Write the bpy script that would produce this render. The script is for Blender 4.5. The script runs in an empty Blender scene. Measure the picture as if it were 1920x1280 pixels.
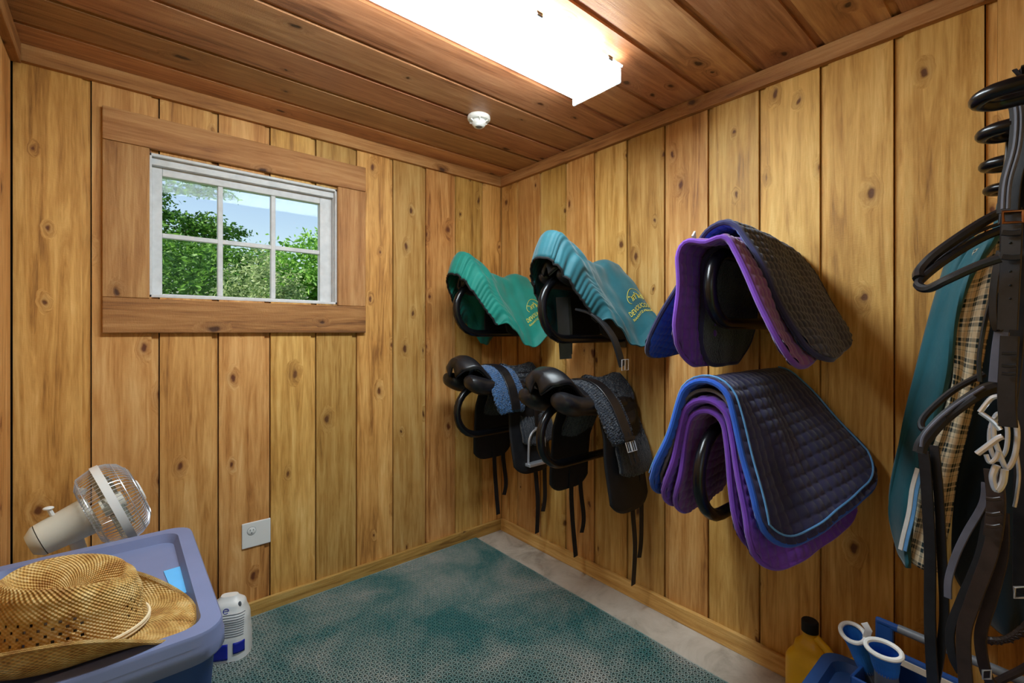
import bpy, math, random
from mathutils import Vector, Matrix
import numpy as np
random.seed(7)
R = math.radians
sc = bpy.context.scene
col = sc.collection
# ------------------------------------------------------------ camera, sky, sun, exposure
cam_d = bpy.data.cameras.new('camera'); cam = bpy.data.objects.new('camera', cam_d); col.objects.link(cam)
cam_d.sensor_width = 36; cam_d.lens = 16.2; cam_d.shift_y = -17/1920; cam_d.clip_start = .02
cam.location = (-1.9275, -2.3783, 1.30); cam.rotation_euler = (R(90), 0, R(-40.35))
sc.camera = cam
sc.view_settings.view_transform = 'Standard'; sc.view_settings.look = 'None'
sc.view_settings.exposure = 1.7; sc.view_settings.gamma = 1.0; sc.view_settings.use_curve_mapping = False
world = bpy.data.worlds.new('sky'); sc.world = world; world.use_nodes = True
wn = world.node_tree.nodes; wl = world.node_tree.links
bg = wn['Background']; sky = wn.new('ShaderNodeTexSky'); sky.sky_type = 'NISHITA'
sky.sun_disc = False; sky.sun_elevation = R(48); sky.sun_rotation = R(270); sky.air_density = 1.3; sky.dust_density = 1.0
wl.new(sky.outputs[0], bg.inputs[0]); bg.inputs[1].default_value = 0.058
sd = bpy.data.lights.new('sun', 'SUN'); sd.energy = 2.7; sd.angle = R(.6); sd.color = (1, .95, .86)
so = bpy.data.objects.new('sun', sd); col.objects.link(so); so.rotation_euler = (0, R(-46), R(4))   # shines along +X, past the window and the doorway
LAMP = 12.0
# ------------------------------------------------------------ mesh helpers
def vec(p): return Vector(p)
def cr(pts, n=8, closed=False):
    pts = [Vector(p) for p in pts]; out = []
    m = len(pts)
    rng = range(m if closed else m-1)
    for i in rng:
        if closed: a, b, c, d = pts[(i-1) % m], pts[i], pts[(i+1) % m], pts[(i+2) % m]
        else: a, b, c, d = pts[max(i-1, 0)], pts[i], pts[i+1], pts[min(i+2, m-1)]
        for k in range(n):
            t = k/n
            out.append(.5*((2*b)+(c-a)*t+(2*a-5*b+4*c-d)*t*t+(3*b-a-3*c+d)*t**3))
    if not closed: out.append(pts[-1])
    return out
def lerp(a, b, t): return a+(b-a)*t
def interp(tab, x):
    if x <= tab[0][0]: return tab[0][1]
    for (x0, y0), (x1, y1) in zip(tab, tab[1:]):
        if x <= x1:
            t = (x-x0)/(x1-x0); t = t*t*(3-2*t)
            return y0+(y1-y0)*t
    return tab[-1][1]
class MB:
    def __init__(s): s.v = []; s.f = []; s.uv = []
    def add(s, verts, faces, uvs=None):
        o = len(s.v); s.v += [tuple(p) for p in verts]
        s.uv += (uvs if uvs else [(p[0]+p[1], p[2]) for p in verts])
        s.f += [tuple(i+o for i in f) for f in faces]; return s
    def box(s, x0, x1, y0, y1, z0, z1):
        return s.add([(x0,y0,z0),(x1,y0,z0),(x1,y1,z0),(x0,y1,z0),(x0,y0,z1),(x1,y0,z1),(x1,y1,z1),(x0,y1,z1)],
              [(0,3,2,1),(4,5,6,7),(0,1,5,4),(1,2,6,5),(2,3,7,6),(3,0,4,7)])
    def sweep(s, pts, sect, wdir=None, closed=False, caps=True, scale=None):
        pts = [Vector(p) for p in pts]; m = len(pts); k = len(sect); vs = []; uv = []; L = 0
        prev = None
        for i, p in enumerate(pts):
            if closed: t = pts[(i+1) % m]-pts[(i-1) % m]
            else: t = pts[min(i+1, m-1)]-pts[max(i-1, 0)]
            t = t.normalized() if t.length > 1e-9 else Vector((0, 0, 1))
            if wdir is not None: w = Vector(wdir(i/(m-1)) if callable(wdir) else wdir); w = w-t*w.dot(t)
            else:
                if prev is None:
                    w = t.orthogonal()
                else: w = prev-t*prev.dot(t)
            if w.length < 1e-6: w = t.orthogonal()
            w.normalize(); prev = w; n = t.cross(w)
            if i: L += (p-pts[i-1]).length
            sk = scale(i/(m-1)) if scale else 1
            for j, (a, b) in enumerate(sect): vs.append(p+w*a*sk+n*b*sk); uv.append((j/k*.1, L))
        fs = []
        for i in range(m if closed else m-1):
            for j in range(k):
                a = i*k+j; b = i*k+(j+1) % k; i2 = (i+1) % m
                fs.append((a, b, i2*k+(j+1) % k, i2*k+j))
        if caps and not closed: fs.append(tuple(range(k-1, -1, -1))); fs.append(tuple((m-1)*k+j for j in range(k)))
        return s.add(vs, fs, uv)
    def tube(s, pts, r, seg=8, closed=False, caps=True, scale=None):
        return s.sweep(pts, [(r*math.cos(2*math.pi*j/seg), r*math.sin(2*math.pi*j/seg)) for j in range(seg)], None, closed, caps, scale)
    def strap(s, pts, w, t, wdir, closed=False):
        a, b, c = w/2, t/2, min(t, w)*.18
        return s.sweep(pts, [(-a, -b+c), (-a+c, -b), (a-c, -b), (a, -b+c), (a, b-c), (a-c, b), (-a+c, b), (-a, b-c)], wdir, closed)
    def grid(s, fn, nu, nv, uvs=(1, 1), wrap=False):
        vs = []; uv = []
        for i in range(nu+1):
            for j in range(nv+1):
                u, v = i/nu, j/nv
                vs.append(fn(u, v)); uv.append((u*uvs[0], v*uvs[1]))
        fs = [(i*(nv+1)+j, (i+1)*(nv+1)+j, (i+1)*(nv+1)+j+1, i*(nv+1)+j+1) for i in range(nu) for j in range(nv)]
        return s.add(vs, fs, uv)
    def lathe(s, prof, seg=24, M=None, cap=True):
        M = M or Matrix(); vs = []; k = len(prof)
        for i in range(seg):
            a = 2*math.pi*i/seg
            for r, z in prof: vs.append(M @ Vector((r*math.cos(a), r*math.sin(a), z)))
        fs = [(i*k+j, ((i+1) % seg)*k+j, ((i+1) % seg)*k+j+1, i*k+j+1) for i in range(seg) for j in range(k-1)]
        if cap:
            fs.append(tuple(i*k for i in range(seg-1, -1, -1))); fs.append(tuple(i*k+k-1 for i in range(seg)))
        return s.add(vs, fs)
    def ell(s, c, r, M=None, nu=20, nv=12, sup=1.0):
        c = Vector(c); M = M or Matrix()
        def sg(x): return math.copysign(abs(x)**sup, x)
        def fn(u, v):
            a = 2*math.pi*u; b = math.pi*(v-.5)
            return c+M @ Vector((r[0]*sg(math.cos(a))*sg(math.cos(b)), r[1]*sg(math.sin(a))*sg(math.cos(b)), r[2]*sg(math.sin(b))))
        return s.grid(fn, nu, nv)
    def mesh(s, name, smooth=True, angle=40):
        me = bpy.data.meshes.new(name); me.from_pydata(s.v, [], s.f)
        uvl = me.uv_layers.new(name='UVMap')
        li = np.zeros(len(me.loops), dtype=np.int32); me.loops.foreach_get('vertex_index', li)
        uvl.data.foreach_set('uv', np.array(s.uv, dtype=np.float32)[li].ravel())
        if smooth:
            me.shade_smooth(); me.set_sharp_from_angle(angle=R(angle))
        me.validate(); me.update(); return me
    def build(s, name, mat, parent=None, smooth=True, angle=40, bevel=0, solid=0, loc=None, kind=None, weld=False):
        me = s.mesh(name, smooth, angle); me.materials.append(mat)
        o = bpy.data.objects.new(name, me); col.objects.link(o)
        if parent: o.parent = parent
        if loc: o.location = loc
        if weld: m = o.modifiers.new('weld', 'WELD'); m.merge_threshold = 1e-4
        if solid: m = o.modifiers.new('solid', 'SOLIDIFY'); m.thickness = solid; m.offset = 0
        if bevel: m = o.modifiers.new('bevel', 'BEVEL'); m.width = bevel; m.segments = 2; m.limit_method = 'ANGLE'; m.harden_normals = False
        if kind: o['kind'] = kind
        return o
def empty(name, loc, rz=0):
    o = bpy.data.objects.new(name, None); col.objects.link(o); o.location = loc; o.rotation_euler = (0, 0, rz)
    o.empty_display_size = .05; return o
def tag(o, label, cat, group=None):
    o['label'] = label; o['category'] = cat
    if group: o['group'] = group
    return o
def struct(o): o['kind'] = 'structure'; return o
def copy_tree(o, parent=None):
    c = o.copy(); col.objects.link(c)
    if parent: c.parent = parent
    for ch in list(o.children): copy_tree(ch, c)
    return c
def noise3(x, y, z):
    return (math.sin(x*1.7+y*2.3+1.1)+math.sin(y*3.1-z*1.9+.4)+math.sin(z*2.7+x*2.9+2.2)+math.sin(x*5.3-z*4.1)*.5)/3.5
# ------------------------------------------------------------ materials
def srgb(r, g, b):
    f = lambda c: (c/255/12.92) if c/255 <= .04045 else ((c/255+.055)/1.055)**2.4
    return (f(r), f(g), f(b), 1)
class NT:
    def __init__(s, name):
        s.m = bpy.data.materials.new(name); s.m.use_nodes = True; s.t = s.m.node_tree
        s.n = s.t.nodes; s.b = s.n['Principled BSDF']
    def new(s, typ, **kw):
        n = s.n.new(typ)
        for k, v in kw.items(): setattr(n, k, v)
        return n
    def set(s, sock, v):
        if hasattr(v, 'is_output') or isinstance(v, bpy.types.NodeSocket): s.t.links.new(v, sock)
        else: sock.default_value = v
    def math(s, op, a, b=0.0, c=0.0, clamp=False):
        n = s.new('ShaderNodeMath', operation=op); n.use_clamp = clamp
        s.set(n.inputs[0], a); s.set(n.inputs[1], b); s.set(n.inputs[2], c); return n.outputs[0]
    def ramp(s, fac, stops, mode='LINEAR'):
        n = s.new('ShaderNodeValToRGB'); e = n.color_ramp.elements; n.color_ramp.interpolation = mode
        while len(e) < len(stops): e.new(.5)
        for i, (p, c) in enumerate(stops): e[i].position = p; e[i].color = c if len(c) == 4 else (*c, 1)
        s.set(n.inputs[0], fac); return n.outputs[0]
    def mix(s, fac, a, b, mode='MIX'):
        n = s.new('ShaderNodeMix', data_type='RGBA', blend_type=mode)
        s.set(n.inputs[0], fac); s.set(n.inputs[6], a); s.set(n.inputs[7], b); return n.outputs[2]
    def noise(s, v, scale, detail=3, rough=.5, dist=0):
        n = s.new('ShaderNodeTexNoise'); s.set(n.inputs['Vector'], v); n.inputs['Scale'].default_value = scale
        n.inputs['Detail'].default_value = detail; n.inputs['Roughness'].default_value = rough; n.inputs['Distortion'].default_value = dist
        return n.outputs['Fac']
    def vm(s, op, a, b=(0, 0, 0)):
        n = s.new('ShaderNodeVectorMath', operation=op); s.set(n.inputs[0], a); s.set(n.inputs[1], b); return n.outputs[0]
    def bump(s, h, strength=.3, dist=.002):
        n = s.new('ShaderNodeBump'); n.inputs['Strength'].default_value = strength; n.inputs['Distance'].default_value = dist
        s.set(n.inputs['Height'], h); s.t.links.new(n.outputs[0], s.b.inputs['Normal']); return n
    def fin(s, color=None, rough=.5, metal=0, spec=None):
        if color is not None: s.set(s.b.inputs['Base Color'], color)
        s.set(s.b.inputs['Roughness'], rough); s.b.inputs['Metallic'].default_value = metal
        if spec is not None: s.b.inputs['Specular IOR Level'].default_value = spec
        return s.m
def obj_co(n, rnd=True):
    tc = n.new('ShaderNodeTexCoord')
    if not rnd: return tc.outputs['Object']
    oi = n.new('ShaderNodeObjectInfo')
    mul = n.vm('MULTIPLY', (17.3, 9.1, 23.7), (1, 1, 1)); cmb = n.new('ShaderNodeCombineXYZ')
    for i, k in enumerate((17.3, 29.1, 23.7)): n.set(cmb.inputs[i], n.math('MULTIPLY', oi.outputs['Random'], k))
    return n.vm('ADD', tc.outputs['Object'], cmb.outputs[0]), oi.outputs['Random']
def wood(name, axis, pal, rough=.55, bump=.35, knots=1.0, var=1.0):
    n = NT(name); co, rnd = obj_co(n)
    st = [1.0, 1.0, 1.0]; st[axis] = .07
    sp_ = n.new('ShaderNodeSeparateXYZ'); n.set(sp_.inputs[0], co); o2 = [k for k in range(3) if k != axis]
    kc2 = n.new('ShaderNodeCombineXYZ'); n.set(kc2.inputs[0], n.math('ADD', sp_.outputs[o2[0]], sp_.outputs[o2[1]])); n.set(kc2.inputs[1], n.math('MULTIPLY', sp_.outputs[axis], .55))
    kw = n.new('ShaderNodeTexNoise'); n.set(kw.inputs['Vector'], co); kw.inputs['Scale'].default_value = 22; kw.inputs['Detail'].default_value = 2
    kv = n.vm('ADD', kc2.outputs[0], n.vm('MULTIPLY', n.vm('SUBTRACT', kw.outputs['Color'], (.5, .5, .5)), (.022, .022, 0)))
    vo = n.new('ShaderNodeTexVoronoi', voronoi_dimensions='2D'); n.set(vo.inputs['Vector'], kv); vo.inputs['Scale'].default_value = 6.0
    sep = n.new('ShaderNodeSeparateColor'); n.set(sep.inputs[0], vo.outputs['Color'])
    pick = n.math('GREATER_THAN', sep.outputs[0], 1-.62*knots)
    size = n.math('MULTIPLY_ADD', sep.outputs[1], .055, .030)
    kd = n.math('DIVIDE', vo.outputs['Distance'], size)
    halo = n.math('MULTIPLY', n.math('SUBTRACT', 1.0, n.math('DIVIDE', kd, 3.2), clamp=True), pick, clamp=True)
    core = n.math('MULTIPLY', n.math('SUBTRACT', 1.25, kd, clamp=True), pick, clamp=True)
    # grain is pushed aside around each knot
    push = n.vm('MULTIPLY', n.vm('SCALE', (1, 1, 1), (0, 0, 0)), (0, 0, 0))
    cmb = n.new('ShaderNodeCombineXYZ')
    for i in range(3): n.set(cmb.inputs[i], n.math('MULTIPLY', halo, .05))
    gco = n.vm('MULTIPLY', n.vm('ADD', co, cmb.outputs[0]), tuple(st))
    g1 = n.noise(gco, 26, 5, .6, 1.1)
    g2 = n.noise(gco, 130, 3, .6, .3)
    g3 = n.noise(gco, 7, 2, .5, .6)
    blot = n.noise(co, 3.0, 3, .6)
    f = n.math('ADD', n.math('MULTIPLY', g1, .62), n.math('ADD', n.math('MULTIPLY', g2, .24), n.math('MULTIPLY', g3, .34)))
    f = n.math('ADD', f, n.math('MULTIPLY', n.math('SUBTRACT', blot, .5), .22))
    c = n.ramp(f, [(.42, pal[2]), (.53, pal[1]), (.64, pal[0]), (.76, pal[3])])
    ring = n.math('SINE', n.math('MULTIPLY', kd, 9.0))
    kc = n.ramp(n.math('ADD', n.math('MULTIPLY', ring, .12), kd), [(.0, pal[5]), (.55, pal[4]), (1.1, pal[2])])
    c = n.mix(n.math('MULTIPLY', core, 1.5, clamp=True), c, kc)
    c = n.mix(n.math('MULTIPLY', n.math('MULTIPLY', halo, g1), .75), c, pal[4])
    hs = n.new('ShaderNodeHueSaturation'); n.set(hs.inputs['Color'], c)
    n.set(hs.inputs['Value'], n.math('MULTIPLY_ADD', rnd, .42*var, 1-.22*var)); n.set(hs.inputs['Hue'], n.math('MULTIPLY_ADD', n.math('FRACT', n.math('MULTIPLY', rnd, 7.7)), -.022*var, .5+.009*var))
    saw = n.noise(n.vm('MULTIPLY', co, tuple(10 if i == axis else 2.0 for i in range(3))), 40, 2, .7)
    hgt = n.math('ADD', n.math('MULTIPLY', g2, .7), n.math('ADD', n.math('MULTIPLY', g1, .5), n.math('MULTIPLY', saw, .5)))
    n.bump(n.math('SUBTRACT', hgt, n.math('MULTIPLY', core, .6)), bump, .003)
    return n.fin(hs.outputs[0], n.math('MULTIPLY_ADD', g1, .25, rough-.12), 0, .35)
PALW = [srgb(208,160,88), srgb(186,135,66), srgb(140,94,42), srgb(224,182,112), srgb(112,68,32), srgb(66,38,20)]
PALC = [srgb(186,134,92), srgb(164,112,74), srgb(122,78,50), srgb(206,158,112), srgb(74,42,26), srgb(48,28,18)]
PALT = [srgb(176,124,72), srgb(156,104,56), srgb(116,74,38), srgb(194,146,92), srgb(84,50,28), srgb(52,30,18)]
PALB = [srgb(200,152,84), srgb(178,128,64), srgb(130,88,42), srgb(216,174,108), srgb(110,70,36), srgb(80,50,28)]
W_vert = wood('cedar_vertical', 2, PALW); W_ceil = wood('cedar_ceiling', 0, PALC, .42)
W_tx = wood('cedar_trim_x', 0, PALT, .6, .7, .9, .3); W_ty = wood('cedar_trim_y', 1, PALT, .6, .7, .9, .3); W_tz = wood('cedar_trim_z', 2, PALT, .6, .7, .9, .3)
W_bx = wood('baseboard_wood_x', 0, PALB, .6, .9, .2); W_by = wood('baseboard_wood_y', 1, PALB, .6, .9, .2)
def plain(name, c, rough=.5, metal=0, var=.15, vs=20, bs=0, bd=.001, bscale=200, spec=None, sheen=0):
    n = NT(name); co = obj_co(n, False)
    f = n.noise(co, vs, 3, .6)
    dk = tuple(x*(1-var) for x in c[:3])+(1,); lt = tuple(min(1, x*(1+var)) for x in c[:3])+(1,)
    cc = n.ramp(f, [(.3, dk), (.7, lt)])
    if bs: n.bump(n.noise(co, bscale, 3, .6), bs, bd)
    if sheen: n.b.inputs['Sheen Weight'].default_value = sheen
    return n.fin(cc, rough, metal, spec)
M_black = plain('black_leather', srgb(26,25,28), .36, 0, .3, 40, .25, .0006, 500, .5)
M_blackm = plain('black_matte_leather', srgb(20,20,24), .6, 0, .3, 30, .3, .0006, 400, .4)
M_brown = plain('dark_brown_leather', srgb(44,32,28), .42, 0, .3, 30, .3, .0006, 400, .5)
M_litedge = plain('lit_leather_edge', srgb(84,84,96), .5, 0, .2)  # paler copy of the black leather, highlight on lit edges painted in
M_rack = plain('black_rack_coating', srgb(14,14,17), .26, 0, .2, 20, .05, .0005, 100, .5)
M_steel = plain('polished_steel', srgb(222,226,234), .28, .7, .08, 30)
M_copper = plain('copper_buckle', srgb(176,116,78), .32, 1, .12, 30)
M_white = plain('white_plastic', srgb(228,228,224), .4, 0, .03, 6)
M_offw = plain('aged_white_plastic', srgb(216,212,196), .45, 0, .06, 9)
M_winw = plain('window_white_paint', srgb(206,206,206), .5, 0, .10, 24, .15, .001, 60)
M_dark = plain('dark_void', srgb(12,12,14), .8)
M_bin = plain('blue_tote_body', srgb(38,68,128), .42, 0, .08, 8, .08, .0008, 300)
M_lid = plain('slate_blue_lid', srgb(114,124,160), .45, 0, .07, 6, .1, .0008, 300)
M_bluelid = plain('blue_lid', srgb(48,86,146), .42, 0, .07, 6, .08, .0008, 300)
M_note = plain('light_blue_note', srgb(96,178,234), .7, 0, .05)
M_yellow = plain('yellow_plastic', srgb(232,176,24), .38, 0, .06, 8)
M_tank = plain('blue_tank', srgb(28,38,150), .15, 0, .15, 10)
M_teal = plain('teal_cover_fabric', srgb(14,118,104), .62, 0, .16, 9, .25, .002, 60, .3, .2)
M_teal2 = plain('blue_teal_cover_fabric', srgb(26,88,98), .6, 0, .18, 9, .25, .002, 60, .3, .2)
M_blank = plain('teal_blanket_fabric', srgb(24,82,92), .6, 0, .2, 6, .3, .003, 40, .3, .2)
M_blank2 = plain('dark_blanket_fabric', srgb(12,34,46), .7, 0, .3, 6, .3, .003, 40, .3, .2)
M_thread = plain('yellow_thread', srgb(226,206,70), .6, 0, .1)
M_fleeceb = plain('blue_fleece', srgb(52,92,138), .95, 0, .45, 130, 1.0, .008, 170, .1, .4)
M_fleecek = plain('black_fleece', srgb(30,36,48), .95, 0, .5, 130, 1.0, .008, 170, .1, .4)
M_navy = plain('navy_quilt', srgb(50,50,88), .85, 0, .35, 7, .3, .001, 300, .2, .25)
M_dust = plain('dusty_navy_quilt', srgb(64,64,80), .9, 0, .35, 7, .4, .001, 300, .2, .25)
M_royal = plain('royal_blue_quilt', srgb(44,92,196), .85, 0, .15, 12, .3, .001, 300, .2, .2)
M_violet = plain('violet_quilt', srgb(112,62,172), .85, 0, .2, 9, .3, .001, 300, .2, .3)
M_mauve = plain('mauve_quilt', srgb(126,74,140), .88, 0, .2, 9, .3, .001, 300, .2, .3)
M_grey = plain('grey_felt', srgb(120,114,112), .95, 0, .15, 60, .5, .002, 200)
M_cord = plain('light_blue_cord', srgb(96,156,214), .6)
M_cuff = plain('white_cuff', srgb(222,222,218), .8)
M_knit = plain('blue_knit', srgb(24,108,196), .85, 0, .15, 30)
M_knitin = plain('blue_knit_inside', srgb(24,50,206), .8)
M_red = plain('red_plastic', srgb(206,40,42), .4)
M_gray = plain('grey_plastic', srgb(104,108,114), .45)
M_ttray = plain('blue_tack_tray', srgb(30,70,134), .4, 0, .08, 8)
M_tape = plain('cream_tape', srgb(206,190,170), .7)
M_twine = plain('pale_cord', srgb(226,206,168), .8, 0, .1, 60)
M_chan = plain('fixture_pan', srgb(206,172,96), .3, .6, .05)  # tan tint carries the wood reflected in the metal sides
M_barK = plain('bark', srgb(88,74,58), .9, 0, .3, 12, .8, .02, 12)
# straw weave
n = NT('straw_weave'); tc = n.new('ShaderNodeTexCoord'); sx = n.new('ShaderNodeSeparateXYZ'); n.set(sx.inputs[0], tc.outputs['UV'])
su = n.math('SINE', n.math('MULTIPLY', sx.outputs[0], 2*math.pi/.0085)); sv = n.math('SINE', n.math('MULTIPLY', sx.outputs[1], 2*math.pi/.007))
wv = n.math('MULTIPLY', su, sv)
nz = n.noise(tc.outputs['Object'], 35, 4, .6)
cc = n.ramp(n.math('ADD', n.math('MULTIPLY', wv, .09), nz), [(.3, srgb(160,108,44)), (.5, srgb(206,160,84)), (.75, srgb(232,200,136))])
n.bump(wv, .7, .003); M_straw = n.fin(cc, .6)
# plaid lining
n = NT('plaid_lining'); tc = n.new('ShaderNodeTexCoord'); sx = n.new('ShaderNodeSeparateXYZ'); n.set(sx.inputs[0], tc.outputs['UV'])
def stripes(sock, per, lo, hi):
    f = n.math('FRACT', n.math('DIVIDE', sock, per)); return n.math('MULTIPLY', n.math('GREATER_THAN', f, lo), n.math('LESS_THAN', f, hi))
def dbl(sock): return n.math('MAXIMUM', n.math('MAXIMUM', stripes(sock, .05, .04, .22), stripes(sock, .05, .30, .48)), n.math('MULTIPLY', stripes(sock, .05, .66, .72), .6))
pu, pv = dbl(sx.outputs[0]), dbl(sx.outputs[1])
tan = n.math('MAXIMUM', stripes(sx.outputs[0], .05, .76, .98), stripes(sx.outputs[1], .05, .76, .98))
cc = n.mix(n.math('MULTIPLY', tan, .28), srgb(216,202,172), srgb(176,126,50))
cc = n.mix(n.math('MULTIPLY', n.math('ADD', pu, pv), .5, clamp=True), cc, srgb(16,40,46))
n.bump(n.noise(tc.outputs['UV'], 420, 2), .5, .001); M_plaid = n.fin(cc, .85)
# mat
n = NT('mat_rubber'); co = obj_co(n, False)
f = n.noise(co, 2.6, 4, .6, .4); f2 = n.noise(co, 90, 2)
cc = n.ramp(n.math('ADD', f, n.math('MULTIPLY', n.math('SUBTRACT', f2, .5), .3)), [(.36, srgb(62,116,114)), (.5, srgb(116,140,134)), (.68, srgb(164,166,158))])
M_mat = n.fin(cc, .6)
M_matshade = plain('mat_hole_shade', srgb(14,18,20), .9)  # near black: shade inside the lattice holes, put into the colour
# concrete
n = NT('concrete'); co = obj_co(n, False)
f = n.noise(co, 5, 6, .65, .6); st = n.noise(co, 2.2, 3, .6, 1.5)
cc = n.ramp(f, [(.3, srgb(150,138,122)), (.5, srgb(190,178,162)), (.75, srgb(208,198,184))])
cc = n.mix(n.ramp(st, [(.6, (0, 0, 0)), (.75, (.55, .55, .55))]), cc, srgb(104,88,72))
n.bump(f, .3, .004); M_conc = n.fin(cc, .75)
# glass, lens, leaves, grass
n = NT('window_glass'); tr = n.new('ShaderNodeBsdfTransparent'); gl = n.new('ShaderNodeBsdfGlossy'); gl.inputs['Roughness'].default_value = .02
fr = n.new('ShaderNodeFresnel'); fr.inputs[0].default_value = 1.16; mx = n.new('ShaderNodeMixShader')
n.t.links.new(fr.outputs[0], mx.inputs[0]); n.t.links.new(tr.outputs[0], mx.inputs[1]); n.t.links.new(gl.outputs[0], mx.inputs[2])
n.t.links.new(mx.outputs[0], n.n['Material Output'].inputs[0]); M_glass = n.m
n = NT('lit_diffuser'); n.b.inputs['Emission Color'].default_value = (.80, .93, 1.0, 1); n.b.inputs['Emission Strength'].default_value = LAMP; M_lens = n.fin(srgb(240,240,240), .4)
n = NT('lens_clear_edge'); M_lensedge = n.fin(srgb(226,232,236), .15); n.b.inputs['Transmission Weight'].default_value = .5
def leafmat(name, c1, c2):
    n = NT(name); geo = n.new('ShaderNodeNewGeometry')
    cc = n.ramp(geo.outputs['Random Per Island'], [(0, c1), (1, c2)])
    df = n.b; n.fin(cc, .5); tl = n.new('ShaderNodeBsdfTranslucent'); n.set(tl.inputs[0], cc); mx = n.new('ShaderNodeMixShader'); mx.inputs[0].default_value = .4
    n.t.links.new(df.outputs[0], mx.inputs[1]); n.t.links.new(tl.outputs[0], mx.inputs[2]); n.t.links.new(mx.outputs[0], n.n['Material Output'].inputs[0]); return n.m
M_leaf1 = leafmat('leaf_green', srgb(44,92,30), srgb(120,168,66)); M_leaf2 = leafmat('leaf_sage', srgb(92,122,72), srgb(170,186,128)); M_leaf3 = leafmat('leaf_bright', srgb(62,124,36), srgb(146,196,84))
M_grass = plain('grass_ground', srgb(70,110,44), .9, 0, .3, 3)
# ------------------------------------------------------------ the room
ZC = 2.32; XL = -2.22; YF = -2.64; DX0, DX1, DZ = -2.13, -1.23, 2.06   # doorway behind the camera
wx0, wx1, wz0, wz1 = -1.842, -1.08, 1.443, 2.031      # window opening
def parent_struct(name, mb, mat, bevel=0): return struct(mb.build(name, mat, None, False, bevel=bevel))
wb = parent_struct('wall_back', MB().box(XL-.15, wx0, .02, .12, -.05, ZC+.1).box(wx1, .15, .02, .12, -.05, ZC+.1).box(wx0, wx1, .02, .12, -.05, wz0).box(wx0, wx1, .02, .12, wz1, ZC+.1), M_dark)
wr = parent_struct('wall_right', MB().box(.02, .14, YF-.15, .02, -.05, ZC+.1), M_dark)
wlft = parent_struct('wall_left', MB().box(XL-.14, XL-.02, YF-.15, .02, -.05, ZC+.1), M_dark)
wf = parent_struct('wall_front', MB().box(XL-.02, DX0, YF-.14, YF-.02, -.05, ZC+.1).box(DX1, .02, YF-.14, YF-.02, -.05, ZC+.1).box(DX0, DX1, YF-.14, YF-.02, DZ, ZC+.1), M_dark)
cl = parent_struct('ceiling', MB().box(XL-.14, .14, YF-.14, .12, ZC+.02, ZC+.14), M_dark)
fl = parent_struct('floor', MB().box(XL-.02, .02, YF-.14, .02, -.08, 0), M_conc)
LIP = .024
# back wall boards run up; face plane y=0
seams = [XL]+[-2.014+.2068*k for k in range(10)]+[0.0]
def brd_mesh(rects, lips):
    mb = MB()
    for a in rects: mb.box(*a)
    for a in lips: mb.box(*a)
    return mb
std = {}
for x0, x1 in zip(seams, seams[1:]):
    if x1-x0 < .03: continue
    fx0, fx1, lx1 = x0+.003, x1-LIP, x1-.001
    if x1 > -.01: fx1 = lx1 = x1-.002
    rects = []; lips = []
    def addc(a0, a1, y0, y1, dst):
        # cut by the window opening
        if a1 <= wx0 or a0 >= wx1: dst.append((a0, a1, y0, y1, 0, ZC)); return
        if a0 < wx0: dst.append((a0, wx0, y0, y1, 0, ZC)); a0 = wx0
        if a1 > wx1: dst.append((wx1, a1, y0, y1, 0, ZC)); a1 = wx1
        dst.append((a0, a1, y0, y1, 0, wz0)); dst.append((a0, a1, y0, y1, wz1, ZC))
    addc(fx0, fx1, 0, .0195, rects)
    if lx1 > fx1: addc(fx1, lx1, .010, .0195, lips)
    brd_mesh(rects, lips).build('board', W_vert, wb, False)
# right wall boards; face plane x=0, lip on the camera side
ys = [0.0, -.157]+[-.366-.2088*k for k in range(13)]
for y0, y1 in zip(ys, ys[1:]):
    if y1 < YF: y1 = YF
    brd_mesh([(0, .0195, y1+.0, y0-.027, 0, ZC)], [(.010, .0195, y0-.026, y0-.003, 0, ZC)] if y0 < 0 else [(0, .0195, y0-.027, y0-.002, 0, ZC)]).build('board', W_vert, wr, False)
k = 0; y = 0.0
while y > YF:
    y1 = max(y-.207, YF); brd_mesh([(XL-.0195, XL, y1+.003, y-LIP, 0, ZC)], [(XL-.0195, XL-.01, y-LIP, y, 0, ZC)]).build('board', W_vert, wlft, False); y = y1
x = XL
while x < 0:
    x1 = min(x+.207, 0)
    if x1 <= DX0 or x >= DX1: rc = [(x+.003, x1-LIP, 0)]; 
    else: rc = ([(x+.003, DX0, 0)] if x < DX0 else [])+[(max(x+.003, DX0), min(x1-LIP, DX1), DZ)]+([(DX1, x1-LIP, 0)] if x1-LIP > DX1 else [])
    brd_mesh([(a, b, YF-.0195, YF, z, ZC) for a, b, z in rc], [(x1-LIP, x1, YF-.0195, YF-.01, DZ if DX0 < x1-LIP < DX1 else 0, ZC)]).build('board', W_vert, wf, False); x = x1
struct(MB().box(DX0-.09, DX0, YF, YF+.02, 0, DZ+.09).box(DX1, DX1+.09, YF, YF+.02, 0, DZ+.09).box(DX0, DX1, YF, YF+.02, DZ, DZ+.09).box(DX0-.001, DX0+.015, YF-.14, YF, 0, DZ).box(DX1-.015, DX1+.001, YF-.14, YF, 0, DZ).box(DX0, DX1, YF-.14, YF, DZ-.015, DZ).build('door_1', W_tz, None, False, bevel=.002))
# ceiling boards run along X, lip on the camera side
y = .0264
cs = [0.0]+[-.182-.2085*k for k in range(14)]
for y0, y1 in zip(cs, cs[1:]):
    if y0 < YF: break
    y1 = max(y1, YF)
    brd_mesh([(XL, 0, y1+.022, y0-.003, ZC, ZC+.0195)], [(XL, 0, y1, y1+.022, ZC+.010, ZC+.0195)]).build('board', W_ceil, cl, False)
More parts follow.
